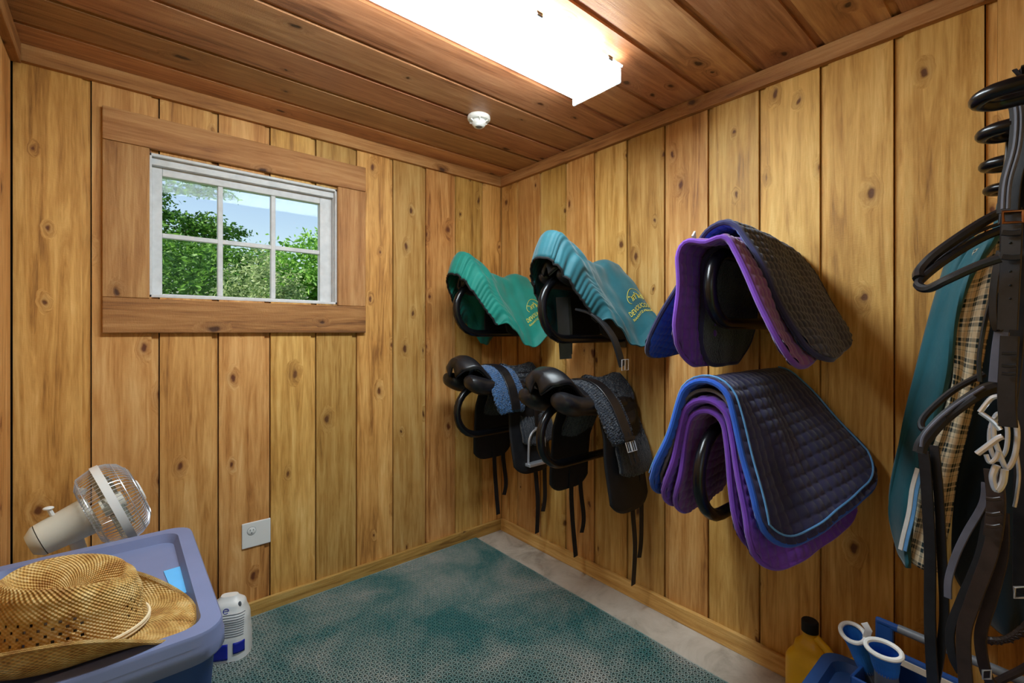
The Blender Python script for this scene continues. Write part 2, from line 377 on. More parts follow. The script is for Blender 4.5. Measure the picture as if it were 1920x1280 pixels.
# crown trims, baseboards
struct(MB().box(XL, 0, -.024, -.0005, 2.258, 2.3195).build('trim_1', W_tx, None, False, bevel=.002))
struct(MB().box(-.026, -.0005, YF, -.0245, 2.258, 2.3195).build('trim_2', W_ty, None, False, bevel=.002))
struct(MB().box(XL+.0005, XL+.026, YF, -.0245, 2.245, 2.3195).build('trim_3', W_ty, None, False, bevel=.002))
struct(MB().box(XL+.02, -.0005, -.019, -.0005, 0, .071).build('baseboard_back', W_bx, None, False, bevel=.003))
struct(MB().box(-.022, -.0005, YF, -.0195, 0, .073).build('baseboard_right', W_by, None, False, bevel=.003))
struct(MB().box(XL+.0005, XL+.019, YF, -.0005, 0, .073).build('baseboard_left', W_by, None, False, bevel=.003))
# window
w = struct(MB().box(wx0-.001, wx0+.012, -.0, .12, wz0, wz1).box(wx1-.012, wx1+.001, 0, .12, wz0, wz1).box(wx0, wx1, 0, .12, wz1-.012, wz1).box(wx0, wx1, 0, .12, wz0, wz0+.012).build('window_1', M_winw, None, False, bevel=.002))
MB().box(-1.981, -.939, -.022, -.0005, 2.043, 2.170).build('casing_board', W_tx, w, False, bevel=.003)
MB().box(-1.981, -.939, -.022, -.0005, 1.298, 1.436).build('casing_board', W_tx, w, False, bevel=.003)
MB().box(-1.981, -1.838, -.021, -.0005, 1.437, 2.042).build('casing_board', W_tz, w, False, bevel=.003)
MB().box(-1.084, -.939, -.021, -.0005, 1.437, 2.042).build('casing_board', W_tz, w, False, bevel=.003)
sash = MB().box(-1.830, -1.794, .045, .085, 1.455, 2.019).box(-1.153, -1.095, .045, .085, 1.455, 2.019).box(-1.794, -1.153, .045, .085, 1.956, 2.019).box(-1.794, -1.153, .045, .085, 1.455, 1.462).build('sash', M_winw, w, False, bevel=.003)
MB().box(-1.095, -1.092, .02, .05, 1.455, 2.019).box(-1.83, -1.092, .02, .05, 1.99, 2.019).build('stop_moulding', M_winw, w, False, bevel=.002)
pxs = [-1.794, -1.585, -1.368, -1.153]; pzs = [1.462, 1.708, 1.956]
for i in (1, 2): MB().box(pxs[i]-.010, pxs[i]+.010, .050, .078, 1.462, 1.956).build('muntin', M_winw, sash, False, bevel=.003)
MB().box(-1.794, -1.153, .052, .076, 1.698, 1.718).build('muntin', M_winw, sash, False, bevel=.003)
for i in range(3):
    for j in range(2): MB().box(pxs[i]-.001, pxs[i+1]+.001, .066, .069, pzs[j]-.001, pzs[j+1]+.001).build('pane', M_glass, sash, False)
# floor mat: triangular open lattice
mx0, mx1, my0, my1 = -2.19, -.222, -2.45, -.021
mat = empty('floor_mat', ((mx0+mx1)/2, (my0+my1)/2, 0)); tag(mat, 'teal green open-lattice rubber mat covering the concrete floor', 'floor mat')
ox, oy = (mx0+mx1)/2, (my0+my1)/2; hx, hy = (mx1-mx0)/2, (my1-my0)/2
MB().box(-hx, hx, -hy, hy, .0005, .003).build('hole_shade', M_matshade, mat, False)  # added dark sheet standing in for shaded concrete below the lattice
lb = MB(); ed = .0225; sp = ed*math.sqrt(3)/2; bw = .0021
for ang in (0, 60, 120):
    d = Vector((math.cos(R(ang)), math.sin(R(ang)))); nn = Vector((-d.y, d.x)); span = abs(nn.x)*hx+abs(nn.y)*hy
    for k in range(-int(span/sp)-1, int(span/sp)+2):
        p = nn*k*sp; t0, t1 = -9, 9
        for ax, hh in ((0, hx), (1, hy)):
            if abs(d[ax]) < 1e-9:
                if abs(p[ax]) > hh: t0, t1 = 1, 0
                continue
            a, b = (-hh-p[ax])/d[ax], (hh-p[ax])/d[ax]
            t0, t1 = max(t0, min(a, b)), min(t1, max(a, b))
        if t1-t0 < .004: continue
        a, b = p+d*t0, p+d*t1; q = nn*bw
        vs = [(*(a-q), .003), (*(b-q), .003), (*(b+q), .003), (*(a+q), .003), (*(a-q*.8), .011), (*(b-q*.8), .011), (*(b+q*.8), .011), (*(a+q*.8), .011)]
        lb.add(vs, [(4, 5, 6, 7), (0, 1, 5, 4), (2, 3, 7, 6), (1, 2, 6, 5), (3, 0, 4, 7)])
lb.build('lattice', M_mat, mat, False, kind='stuff')
MB().box(-hx, -hx+.006, -hy, hy, .003, .0112).box(hx-.006, hx, -hy, hy, .003, .0112).box(-hx, hx, hy-.006, hy, .003, .0112).box(-hx, hx, -hy, -hy+.006, .003, .0112).build('rim', M_mat, mat, False)
# ------------------------------------------------------------ ceiling lamp and smoke detector
lamp = empty('ceiling_light', (-1.14, -1.225, ZC)); tag(lamp, 'long fluorescent wraparound ceiling light with white diffuser', 'ceiling light')
MB().box(-.615, .615, -.085, .085, -.052, -.001).build('housing', M_chan, lamp, False, bevel=.004)
def lensf(u, v):
    a = (v-.5)*2; h = (1-abs(a)**5)
    return Vector(((u-.5)*1.225, a*.122, -.040-.062*h))
MB().grid(lensf, 20, 24).build('diffuser', M_lens, lamp)
for sx_ in (-1, 1): MB().box(min(sx_*.6125, sx_*.625), max(sx_*.6125, sx_*.625), -.118, .118, -.100, -.040).build('end_cap', M_lensedge, lamp, False, bevel=.012)
for yy in (-.122, .122):
    MB().tube([(-.62, yy, -.040), (.62, yy, -.040)], .005, 8).build('lens_lip', M_lensedge, lamp)
for xx in (-.55, -.2, .2, .55): MB().box(xx-.012, xx+.012, -.126, -.084, -.046, -.030).build('latch', M_gray, lamp, False, bevel=.002)
det = empty('smoke_detector', (-.638, -.619, ZC)); tag(det, 'round white smoke detector on the wooden ceiling', 'smoke detector')
MB().lathe([(.0, -.001), (.052, -.001), (.054, -.006), (.054, -.016), (.048, -.022), (.036, -.022), (0, -.022)], 32, cap=False).build('base', M_white, det)
MB().lathe([(.030, -.02), (.033, -.03), (.032, -.040), (.024, -.050), (.018, -.052), (.016, -.049), (0, -.049)], 32, cap=False).build('sensor_cap', M_white, det)
MB().lathe([(.0, -.0525), (.012, -.0525), (.013, -.0495)], 20, cap=False).build('button', M_gray, det)
for a in range(6):
    c, s_ = math.cos(a*R(60)), math.sin(a*R(60)); MB().tube([(c*.031, s_*.031, -.03), (c*.046, s_*.046, -.024)], .004, 6).build('rib', M_white, det)
# ------------------------------------------------------------ wall outlet
ol = empty('wall_outlet', (-1.4515, 0, .377)); tag(ol, 'white outlet plate on the wooden wall beneath the window', 'outlet')
MB().box(-.059, .059, -.007, -.0005, -.057, .057).build('plate', M_white, ol, False, bevel=.003)
fc = MB().lathe([(0, .0), (.017, .0), (.0175, .0018), (.016, .003), (0, .003)], 28, Matrix.Translation((-.020, -.0068, .018)) @ Matrix.Rotation(R(90), 4, 'X'), cap=False).build('socket_face', M_white, ol)
MB().tube([Vector((-.020+.0178*math.cos(a), -.0075, .018+.0178*math.sin(a))) for a in [i*math.pi/14 for i in range(28)]], .0006, 5, closed=True).build('socket_ring', M_dark, fc)
MB().box(-.0275, -.0255, -.0105, -.0095, .019, .027).build('slot', M_dark, fc, False); MB().box(-.0145, -.0125, -.0105, -.0095, .019, .026).build('slot', M_dark, fc, False)
MB().box(-.0225, -.0180, -.0105, -.0095, .0075, .0115).build('slot', M_dark, fc, False)
# ------------------------------------------------------------ totes, fan, hat, dehumidifier
def tote(name, loc, hx, hy, h, body, lidm, rim=.035):
    t = empty(name, loc)
    def rr(sx, sy, z, r, n=6):
        out = []
        for cx, cy, a0 in ((sx-r, sy-r, 0), (-sx+r, sy-r, 90), (-sx+r, -sy+r, 180), (sx-r, -sy+r, 270)):
            for k in range(n+1): a = R(a0+90*k/n); out.append((cx+r*math.cos(a), cy+r*math.sin(a), z))
        return out
    def stack(rings, name, m, par, capb=True, capt=True):
        mb = MB(); k = len(rings[0]); vs = [p for r_ in rings for p in r_]; fs = []
        for i in range(len(rings)-1):
            for j in range(k): fs.append((i*k+j, i*k+(j+1) % k, (i+1)*k+(j+1) % k, (i+1)*k+j))
        if capb: fs.append(tuple(range(k-1, -1, -1)))
        if capt: fs.append(tuple((len(rings)-1)*k+j for j in range(k)))
        return mb.add(vs, fs).build(name, m, par, True, 35)
    stack([rr(hx*.84, hy*.86, .0, .05), rr(hx*.85, hy*.87, .01, .05), rr(hx*.93, hy*.94, h-.05, .05), rr(hx*.97, hy*.97, h-.045, .05), rr(hx*.97, hy*.97, h-.03, .05)], 'body', body, t)
    stack([rr(hx*.99, hy*.99, h-.055, .06), rr(hx, hy, h-.05, .06), rr(hx, hy, h-.028, .06), rr(hx*.985, hy*.988, h-.022, .055), rr(hx*.985, hy*.988, h-.006, .055), rr(hx*.97, hy*.975, h, .05),
           rr(hx-rim-.004, hy-rim-.004, h, .04), rr(hx-rim-.014, hy-rim-.014, h-.022, .035), rr(hx-rim-.10, hy-rim-.10, h-.022, .03), rr(hx-rim-.105, hy-rim-.105, h-.017, .03)], 'lid', lidm, t)
    for sy in (-1, 1): MB().box(-.06, .06, sy*hy-.006, sy*hy+.006, h-.12, h-.055).build('handle', lidm, t, False, bevel=.005)
    return t
b1 = tote('storage_tote', (-1.985, -1.00, .36), .222, .322, .36, M_bin, M_lid); tag(b1, 'slate blue lidded storage tote with a straw hat on top', 'storage tote')
b0 = tote('storage_tote', (-1.985, -1.00, 0.0115), .222, .322, .348, M_bin, M_lid); tag(b0, 'blue storage tote underneath the tote with the hat', 'storage tote')
b2 = tote('storage_tote', (-1.99, -.345, 0.0115), .20, .30, .43, M_bin, M_lid); tag(b2, 'blue storage tote by the wall with the fan on its lid', 'storage tote')
nt = MB().box(-.022, .022, -.08, .075, 0, .0012).build('sticky_note', M_note, None, False, loc=(-1.818, -1.0, .3385+.36)); tag(nt, 'light blue paper note stuck on the slate blue lid', 'note')
nt.rotation_euler = (0, 0, R(4))
# fan: axis points right and up
fan = empty('desk_fan', (-2.01, -.40, .42)); tag(fan, 'small white desk fan with wire guard behind the blue tote', 'fan')
ax = Vector((.93, .12, .36)).normalized(); q = ax.to_track_quat('Z', 'Y').to_matrix().to_4x4(); FM = Matrix.Translation((.065, 0, .325)) @ q
FR = .132
MB().lathe([(.0, -.205), (.030, -.203), (.046, -.185), (.048, -.178)], 28, FM, cap=False).build('rear_cap', M_offw, fan)
MB().lathe([(.048, -.176), (.055, -.11), (.060, -.06), (.055, -.05), (0, -.05)], 28, FM, cap=False).build('motor_housing', M_offw, fan)
MB().tube([FM @ Vector((0, .053, -.13)), FM @ Vector((0, .075, -.13))], .006, 8).ell(FM @ Vector((0, .078, -.13)), (.013, .013, .005)).build('pull_knob', M_white, fan)
MB().tube([FM @ Vector((.0, .075, -.055)), FM @ Vector((0, .088, -.045))], .012, 8).build('oscillation_knob', M_white, fan)
rb = MB(); sect = [(-.004, -.011), (.004, -.011), (.004, .011), (-.004, .011)]
def ringpts(r, z, n=48): return [FM @ Vector((r*math.cos(2*math.pi*i/n), r*math.sin(2*math.pi*i/n), z)) for i in range(n)]
MB().lathe([(FR-.004, -.011), (FR+.003, -.011), (FR+.003, .011), (FR-.004, .011), (FR-.004, -.011)], 56, FM, cap=False).build('guard_band', M_white, fan, True, 30)
g = MB()
for i in range(64):
    a = 2*math.pi*i/64; c, s_ = math.cos(a), math.sin(a)
    g.tube([FM @ Vector((c*r_, s_*r_, z)) for r_, z in ((.05, -.062), (.09, -.066), (.12, -.05), (FR, -.008))], .0011, 4, caps=False)
    g.tube([FM @ Vector((c*r_, s_*r_, z)) for r_, z in ((.036, .072), (.08, .070), (.112, .052), (.127, .028), (FR, .008))], .0011, 4, caps=False)
for r_, z in ((.075, -.066), (.115, -.054), (.09, .066), (.122, .038)): g.tube(ringpts(r_, z), .0012, 4, closed=True)
g.build('wire_guard', M_steel, fan)
MB().lathe([(0, .078), (.034, .077), (.04, .071), (.036, .069), (0, .069)], 28, FM, cap=False).build('badge', M_white, fan)
MB().lathe([(0, .03), (.026, .028), (.030, .02), (.030, -.03), (0, -.03)], 24, FM, cap=False).build('hub', M_offw, fan)
n = NT('smoky_blade'); M_blade = n.fin(srgb(176,182,170), .2); n.b.inputs['Transmission Weight'].default_value = .55; n.b.inputs['Alpha'].default_value = .75
for k in range(4):
    def bl(u, v, k=k):
        r_ = lerp(.028, .115, u); a = R(90*k)+lerp(-.5, .5, v)*(.8+.4*u); return FM @ Vector((r_*math.cos(a), r_*math.sin(a), lerp(-.022, .022, v)))
    MB().grid(bl, 8, 8).build('blade', M_blade, fan, solid=.002)
MB().tube(cr([FM @ Vector((0, 0, -.11)), Vector((-.02, 0, .22)), Vector((0, 0, .12)), Vector((0, 0, .02))], 6), .018, 12).build('stem', M_white, fan)
MB().lathe([(0, .0216), (.085, .0216), (.092, .026), (.088, .036), (.03, .05), (0, .05)], 32, cap=False).build('base', M_white, fan)
# dehumidifier
dh = empty('dehumidifier', (-1.592, -.225, .0115), R(-25)); tag(dh, 'small white dehumidifier with blue tank beside the slate blue tote', 'dehumidifier')
def dsec(z):
    w_ = interp([(0, .078), (.05, .077), (.14, .072), (.2, .058), (.232, .03)], z); d_ = interp([(0, .066), (.08, .066), (.15, .058), (.2, .042), (.232, .018)], z); return w_, d_
def dbody(u, v):
    z = .232*v; w_, d_ = dsec(z); a = 2*math.pi*u; c, s_ = math.cos(a), math.sin(a)
    return Vector((w_*math.copysign(abs(c)**.7, c), d_*math.copysign(abs(s_)**.7, s_), z))
MB().grid(dbody, 40, 28).add([dbody(i/40, 1) for i in range(40)], [tuple(range(40))]).add([dbody(i/40, 0) for i in range(40)], [tuple(range(39, -1, -1))]).build('body', M_white, dh, True, 50)
def dfront(x_, z, off=.001):
    w_, d_ = dsec(z); c = max(-1, min(1, x_/w_)); c = math.copysign(abs(c)**(1/.7), c); s_ = math.sqrt(max(0, 1-c*c)); return Vector((x_, -d_*s_**.7-off, z))
for k in range(10): MB().tube([dfront(lerp(-.06, .062, i/14), .095+.0085*k+.004*math.sin(i/14*3.1), .0006) for i in range(15)], .0016, 5).build('grille_slot', M_gray, dh)
MB().grid(lambda u, v: dfront(lerp(-.045, .012, u), lerp(.012, .072, v), .0015), 10, 8).build('water_tank', M_tank, dh, solid=.004)
MB().grid(lambda u, v: dfront(lerp(.030, .066, u), lerp(.03, .072, v), .0015), 8, 6).build('tank_window', M_tank, dh, solid=.004)
MB().tube([dfront(.0+.0095*math.cos(a), .190+.0085*math.sin(a), .001) for a in [i*math.pi/12 for i in range(22)]], .0014, 5).tube([dfront(-.009, .190, .001), dfront(.009, .190, .001)], .0012, 5).build('logo', M_tank, dh)
MB().ell(dfront(.045, .205, 0), (.006, .004, .011)).build('switch', M_gray, dh)
# hat
hat = empty('straw_hat', (-2.005, -1.165, .702), R(-20)); tag(hat, 'woven straw cowboy hat lying on the slate blue lid', 'hat')
def crown(a, h):
    f = interp([(0, 1), (.6, .93), (.85, .86), (1, .74)], h); cx = .122*f; cy = .094*f
    z = .018+h*.118
    p = Vector((cx*math.cos(a), cy*math.sin(a), z-.012*math.cos(a)*h+.010*abs(math.sin(a))*h)); return p
NA, NH = 150, 24
mb = MB(); vs = []; uv = []
for i in range(NA):
    for j in range(NH+1): vs.append(crown(2*math.pi*i/NA, j/NH)); uv.append((i/NA*.65, j/NH*.13))
fs = []
for i in range(NA):
    for j in range(NH):
        hole = 8 <= j <= 15 and ((i//2+ (j//2)) % 2 == 0) and (j % 2 == 0) and (i % 2 == 0) and (j-8) < 8 and (i//14) % 5 != 4
        if not hole: fs.append((i*(NH+1)+j, ((i+1) % NA)*(NH+1)+j, ((i+1) % NA)*(NH+1)+j+1, i*(NH+1)+j+1))
mb.add(vs, fs, uv).build('crown', M_straw, hat, solid=.003)
def ctop(u, v):
    a = 2*math.pi*u; e = crown(a, 1); c = Vector((0, 0, .095)); p = c.lerp(e, v); dent = -.034*math.exp(-(p.y/.030)**2)*(1-v**4); p.z = e.z*v**2+(1-v**2)*.125+dent+.0; return p
MB().grid(ctop, 60, 14, (.6, .1)).build('crown_top', M_straw, hat, solid=.003)
def brim(u, v):
    a = 2*math.pi*u; i_ = crown(a, 0); lx, ly = lerp(.122, .205, v), lerp(.094, .142, v)
    side = abs(math.sin(a))**2.5; z = .018+v*v*(.062*side-.016*(1-side))+.004*math.sin(5*a)*v
    return Vector((lx*math.cos(a), ly*math.sin(a)*(1-.10*side*v*v), max(z, .003)))
MB().grid(brim, 120, 14, (.9, .1)).build('brim', M_straw, hat, solid=.004)
MB().tube([brim(i/90, 1) for i in range(90)], .004, 6, closed=True).build('brim_edge', M_straw, hat)
MB().tube([crown(2*math.pi*i/70, .02)*1.02+Vector((0, 0, .006)) for i in range(70)], .0035, 6, closed=True).tube([crown(2*math.pi*i/70, .02)*1.03+Vector((0, 0, .012)) for i in range(70)], .003, 6, closed=True).build('hat_cord', M_twine, hat)
# ------------------------------------------------------------ racks
def rack(y, zc, Rr, D, label):
    t = empty('saddle_rack', (0, y, zc)); tag(t, label, 'saddle rack', 'black tube racks on the right wall')
    pts = [(-.004, 0, Rr), (-(D-Rr)*.5, 0, Rr), (-(D-Rr), 0, Rr)]+[(-(D-Rr)-Rr*math.sin(R(a)), 0, Rr*math.cos(R(a))) for a in range(15, 180, 15)]+[(-(D-Rr), 0, -Rr), (-(D-Rr)*.5, 0, -Rr), (-.004, 0, -Rr)]
    MB().tube(pts, .0195, 14).build('tube', M_rack, t)
    for s_ in (1, -1): MB().box(-.008, -.0005, -.035, .035, s_*Rr-.045, s_*Rr+.045).build('wall_plate', M_rack, t, False, bevel=.002)
    return t
rack(-.30, 1.43, .135, .555, 'black tube rack beneath the bright teal saddle cover')
rack(-.96, 1.405, .135, .555, 'black tube rack beneath the blue teal saddle cover')
rack(-.315, .87, .13, .56, 'black tube rack holding the saddle with the blue fleece girth')
rack(-.955, .845, .13, .56, 'black tube rack holding the saddle with the black fleece girth')
rack(-1.70, 1.44, .11, .56, 'black tube rack holding the upper quilted saddle pads')
rack(-1.68, .855, .14, .59, 'black tube rack holding the lower quilted saddle pads')
# ------------------------------------------------------------ saddles
def saddle(y, z0, label, ch=.165, flap=.475, stirrup=False, straps=True, group='dressage saddles on the wall racks'):
    t = empty('saddle', (0, y, z0)); tag(t, label, 'saddle', group)
    wt = [(.05, .045), (.12, .075), (.22, .085), (.38, .13), (.50, .125), (.56, .10), (.585, .03)]
    ht = [(.05, .085), (.12, .078), (.26, .055), (.40, .085), (.52, ch), (.57, ch-.012), (.585, ch-.05)]
    def seat(u, v):
        a = lerp(.05, .585, u); k = (v-.5)*2; w_ = interp(wt, a); return Vector((-a, -k*w_, interp(ht, a)-.055*abs(k)**2.4+.004))
    MB().grid(seat, 36, 20).build('seat', M_black, t, solid=.018)
    MB().tube([seat(i/30, .0) for i in range(31)]+[seat(1, i/10) for i in range(1, 10)]+[seat(1-i/30, 1) for i in range(31)], .005, 6).build('welt', M_black, t)
    for s_ in (-1, 1):
        def pan(u, v, s_=s_):
            a = lerp(.07, .575, u); b = 2*math.pi*v; rr_ = math.sqrt(max(0, 1-(2*abs(u-.5))**8))*(.75+.38*u)
            zc_ = interp([(.07, .0), (.25, .005), (.45, .025), (.575, .055)], a)
            return Vector((-a, -(s_*(.083+.02*u)+math.cos(b)*.060*rr_), zc_-.012+math.sin(b)*.046*rr_))
        MB().grid(pan, 28, 20).build('panel', M_black, t, weld=True)
        def flp(u, v, s_=s_):
            a = lerp(.03, .31, u); cut = (abs(u-.5)*2)**4*.10; vv = v*(1-cut)
            lat = interp([(0, .075), (.15, .125), (.4, .155), (1, .185)], vv); return Vector((-a-.02*math.sin(vv*3), -s_*(lat+.01*math.sin(u*3)), .045-vv*(flap+.045)))
        MB().grid(flp, 16, 26).build('flap', M_blackm, t, solid=.007)
        def skt(u, v, s_=s_):
            a = lerp(.06, .30, u); vv = v*(1-(abs(u-.5)*2)**3*.35); lat = interp([(0, .06), (.5, .115), (1, .165)], vv); return Vector((-a, -s_*(lat+.004), .070-vv*.17))
        MB().grid(skt, 12, 12).build('skirt', M_black, t, solid=.006)
        if straps:
            for q_, (aa, zz) in enumerate(((.15, -.83), (.08, -.72))):
                pts = cr([(-aa, -s_*.178, -.20), (-aa-.01, -s_*.186, -flap+.02), (-aa+.004, -s_*(.19-.015*q_), -.64), (-aa-.012*(1 if q_ else -1), -s_*.175, zz)], 6)
                MB().strap(pts, .030, .004, (1, 0, 0)).build('billet_strap', M_blackm, t)
        if stirrup:
            sy = -s_*.212; zt = -.235; aa = .175
            MB().strap(cr([(-aa, -s_*.12, .03), (-aa, -s_*.19, -.08), (-aa, sy, zt+.02)], 6), .025, .006, (1, 0, 0)).build('stirrup_leather', M_black, t)
            arc = [(-aa-.060*math.cos(R(b)), sy, zt-.075+.075*math.sin(R(b))) for b in range(0, 181, 12)]
            st_ = MB().tube([(-aa-.064, sy, zt-.185)]+arc+[(-aa+.064, sy, zt-.185)], .006, 8).build('stirrup_iron', M_steel, t)
            MB().box(-aa-.070, -aa+.070, sy-.021, sy+.021, zt-.196, zt-.178).build('tread', M_steel, st_, False, bevel=.004)
            MB().box(-aa-.012, -aa+.012, sy-.006, sy+.006, zt-.004, zt+.012).build('eye', M_steel, st_, False, bevel=.003)
    return t
s1 = saddle(-.315, 1.0, 'black leather saddle with metal stirrups, nearest the room corner, on a lower rack', stirrup=True)
s2 = saddle(-.955, .975, 'black leather saddle without stirrups on the lower rack by the quilted pads')
s3 = saddle(-.30, 1.53, 'black saddle inside the bright teal cover', ch=.125, flap=.36, straps=False)
s4 = saddle(-.96, 1.52, 'black saddle inside the blue teal cover', ch=.135, flap=.36, straps=False)
for s_ in (s3, s4): s_.scale = (.90, .55, .70)
# girths laid over the seats
def girth(y, z0, a0, fm, label, far, near, buckles, fw=.072):
    t = empty('girth', (0, y, z0)); tag(t, label, 'girth')
    path = cr([Vector((-a0, p[0]*-1, p[1])) for p in far+near], 8); m = len(path)
    def fle(u, v):
        i = min(int(u*(m-1)), m-2); p = path[i].lerp(path[i+1], u*(m-1)-i); d = (path[i+1]-path[i]).normalized(); nrm = Vector((1, 0, 0)).cross(d)
        if nrm.z < 0 and abs(nrm.z) > .3: nrm = -nrm
        k = (v-.5)*2; wd = fw*(1-.35*abs(2*u-1)**4); off = Vector((-k*wd, 0, 0)); th = .016*(1-k**4)
        return p+off+Vector((0, -1 if p.y < 0 else 1, 1)).normalized()*(th+.007*noise3(p.y*140+u*40, p.z*150+k*23, k*31+u*60))
    MB().grid(fle, 130, 48).build('fleece', fm, t, solid=.014)
    top = [p+Vector((0, -.02 if p.y < 0 else .02, .022)).normalized()*.028+Vector((.012, 0, 0)) for p in path]
    MB().strap(top[4:], .060, .008, (1, 0, 0)).build('leather_band', M_black, t)
    if buckles:
        e, d = top[-1], (top[-1]-top[-4]).normalized(); wv = Vector((1, 0, 0)); nn = wv.cross(d).normalized()
        if nn.y > 0: nn = -nn
        for k in (-.017, .017):
            c0 = e+d*.030+wv*k+nn*.006
            fr_ = [c0+wv*x_*.014+d*z_*.020 for x_, z_ in ((-1, -1), (1, -1), (1, 1), (-1, 1))]
            b_ = MB().tube(fr_, .0024, 6, closed=True).build('buckle', M_steel, t); MB().tube([c0-d*.02, c0+d*.02], .0018, 6).build('tongue', M_steel, b_)
            MB().strap([e-d*.03+wv*k+nn*.004, e+d*.10+wv*k+nn*.002], .020, .004, wv).build('buckle_strap', M_black, t)
        MB().strap([e-d*.004-wv*.036+nn*.008, e-d*.004+wv*.036+nn*.008], .014, .005, d).build('keeper', M_black, t)
    return t
girth(-.315, 1.0, .34, M_fleeceb, 'blue fleece-lined girth draped over the saddle near the room corner', [(-.10, .04), (-.02, .095)], [(.08, .075), (.15, .0), (.185, -.08), (.195, -.13)], False, .105)
girth(-.955, .975, .30, M_fleecek, 'black fleece-lined girth with steel buckles draped over a saddle', [(-.10, .03), (-.02, .085)], [(.08, .07), (.16, .0), (.215, -.10), (.235, -.15)], True, .085)
# shaggy half pads on the pommels
def halfpad(y, z0, label):
    def f(u, v):
        a = lerp(.03, .26, u); k = (v-.5)*2; lat = interp([(0, 0), (.5, .10), (1, .20)], abs(k)); z = .105-.5*max(0, abs(k)-.12)**1.5-.02*math.sin(u*3.1)
        e = 1-(abs(2*u-1)**6)*.02; return Vector((-a, -math.copysign(lat*e, k), z+.008*noise3(a*190, k*70, u*45)))
    o = MB().grid(f, 60, 110).build('half_pad', M_fleecek, None, solid=.02, loc=(0, y, z0)); tag(o, label, 'half pad', 'black fleece half pads')
halfpad(-.955, .985, 'shaggy black fleece half pad over the pommel of the saddle by the quilted pads')
halfpad(-.315, 1.005, 'shaggy black fleece half pad over the pommel of the saddle near the room corner')
# ------------------------------------------------------------ saddle covers with embroidery
def cover(y, zr, mat, label, flare, tipx):
    t = empty('saddle_cover', (0, y, zr)); tag(t, label, 'saddle cover', 'teal saddle covers')
    ridge = [(0, .165), (.10, .178), (.22, .155), (.45, .075), (.62, .055), (.80, .085), (.92, .075), (1, .0)]
    def P(p, s, off=0.0, fold=1):
        k = abs(s); sg = math.copysign(1, s)
        xs = tipx+.20*min(1, k/.42)**1.3; x_ = lerp(xs, -.035, p)
        r_ = lerp(.105, .075, min(1, p*2)); phi = R(lerp(74, 62-flare*8, p)); top = interp(ridge, p)
        hood = max(0, 1-p/.14)
        top -= .115*hood**2; kk = k*(1-.20*hood**2)
        a = kk/r_
        if a < phi: lat, dr = r_*math.sin(a), r_*(1-math.cos(a))
        else: lat, dr = r_*math.sin(phi)+(kk-r_*phi)*math.cos(phi), r_*(1-math.cos(phi))+(kk-r_*phi)*math.sin(phi)
        dr *= 1-.25*max(0, (p-.55))*1.0
        x_ -= .012*math.sin(math.pi*min(1, p/.28))*0
        w_ = (.010*math.sin(s*26+p*9+1)*(.35+p*.3)+.006*noise3(x_*16, s*14, p*7)+(.0035+.003*math.sin(s*17+y))*math.exp(-p*7)*math.sin(s*95+2*math.sin(s*13))+.0032*math.exp(-p*8)*math.sin(s*210+3*math.sin(s*23+y)+p*6))*fold*min(1, k/.06)
        lat += (w_+off)*.9; dr -= (w_+off)*.45
        return Vector((x_, -sg*lat, top-dr))
    Lv = lambda p: .47*(1-.55*max(0, (p-.72)/.28)**3)*(1-.10*max(0, 1-p/.25)**2)
    MB().grid(lambda u, v: P(u, (v*2-1)*Lv(u)), 90, 260).build('cover_shell', mat, t, solid=.004)
    rim = [P(0, (i/60*2-1)*Lv(0)) for i in range(61)]
    MB().tube(rim, .0055, 6).build('elastic_hem', M_dark, t)
    MB().tube([P(i/40, Lv(i/40)) for i in range(41)], .004, 6).build('hem', mat, t)
    # embroidery on the side facing the room
    x0, s0 = .79, .305
    def emb(ex, ey, off=.004): return P(x0+ex*1.15/.42, s0-ey*1.15, off)
    th = MB()
    def line(pts, r_=.0011): th.tube([emb(a, b) for a, b in cr2(pts)], r_, 4)
    def cr2(pts): return [(p.x, p.y) for p in cr([(a, b, 0) for a, b in pts], 4)] if len(pts) > 2 else pts
    line([(.040*math.cos(R(a)), .037+.034*math.sin(R(a))) for a in range(-35, 216, 10)])
    for dx in (-.022, .010):   # two harnessed horses
        line([(dx-.008, .052), (dx-.010, .046), (dx-.004, .047), (dx, .040), (dx+.012, .039), (dx+.018, .041), (dx+.020, .034)])
        line([(dx-.001, .041), (dx+.001, .032), (dx-.001, .022)]); line([(dx+.004, .034), (dx+.007, .028), (dx+.006, .021)]); line([(dx+.015, .036), (dx+.018, .030), (dx+.016, .021)])
        line([(dx+.001, .033), (dx+.014, .033)])
    line([(-.012, .043), (.012, .043)])
    th.build('emblem', M_thread, t)
    for body, size, yy, wd in (('DEVOUCOUX', .030, -.022, .125), ('BIARRITZ-FRANCE', .014, -.042, .122)):
        cu = bpy.data.curves.new('lettering', 'FONT'); cu.body = body; cu.size = size; cu.resolution_u = 2
        to = bpy.data.objects.new('lettering', cu); col.objects.link(to)
        bpy.context.view_layer.update()
        me = bpy.data.meshes.new_from_object(to.evaluated_get(bpy.context.evaluated_depsgraph_get()))
        bpy.data.objects.remove(to)
        xs = [v.co.x for v in me.vertices]; sx_ = wd/(max(xs)-min(xs)); x00 = min(xs)
        big = {0: 1.0}
        for v in me.vertices: v.co = emb((v.co.x-x00)*sx_-wd/2, yy+v.co.y, .0045)
        me.materials.clear(); me.materials.append(M_thread)
        o = bpy.data.objects.new('lettering', me); col.objects.link(o); o.parent = t
    return t
cover(-.305, 1.56, M_teal, 'bright teal saddle cover with yellow embroidery, the one nearer the room corner', 0, -.60)
cover(-.965, 1.565, M_teal2, 'blue teal saddle cover with yellow embroidery beside the blue quilted pad', 1.0, -.585)
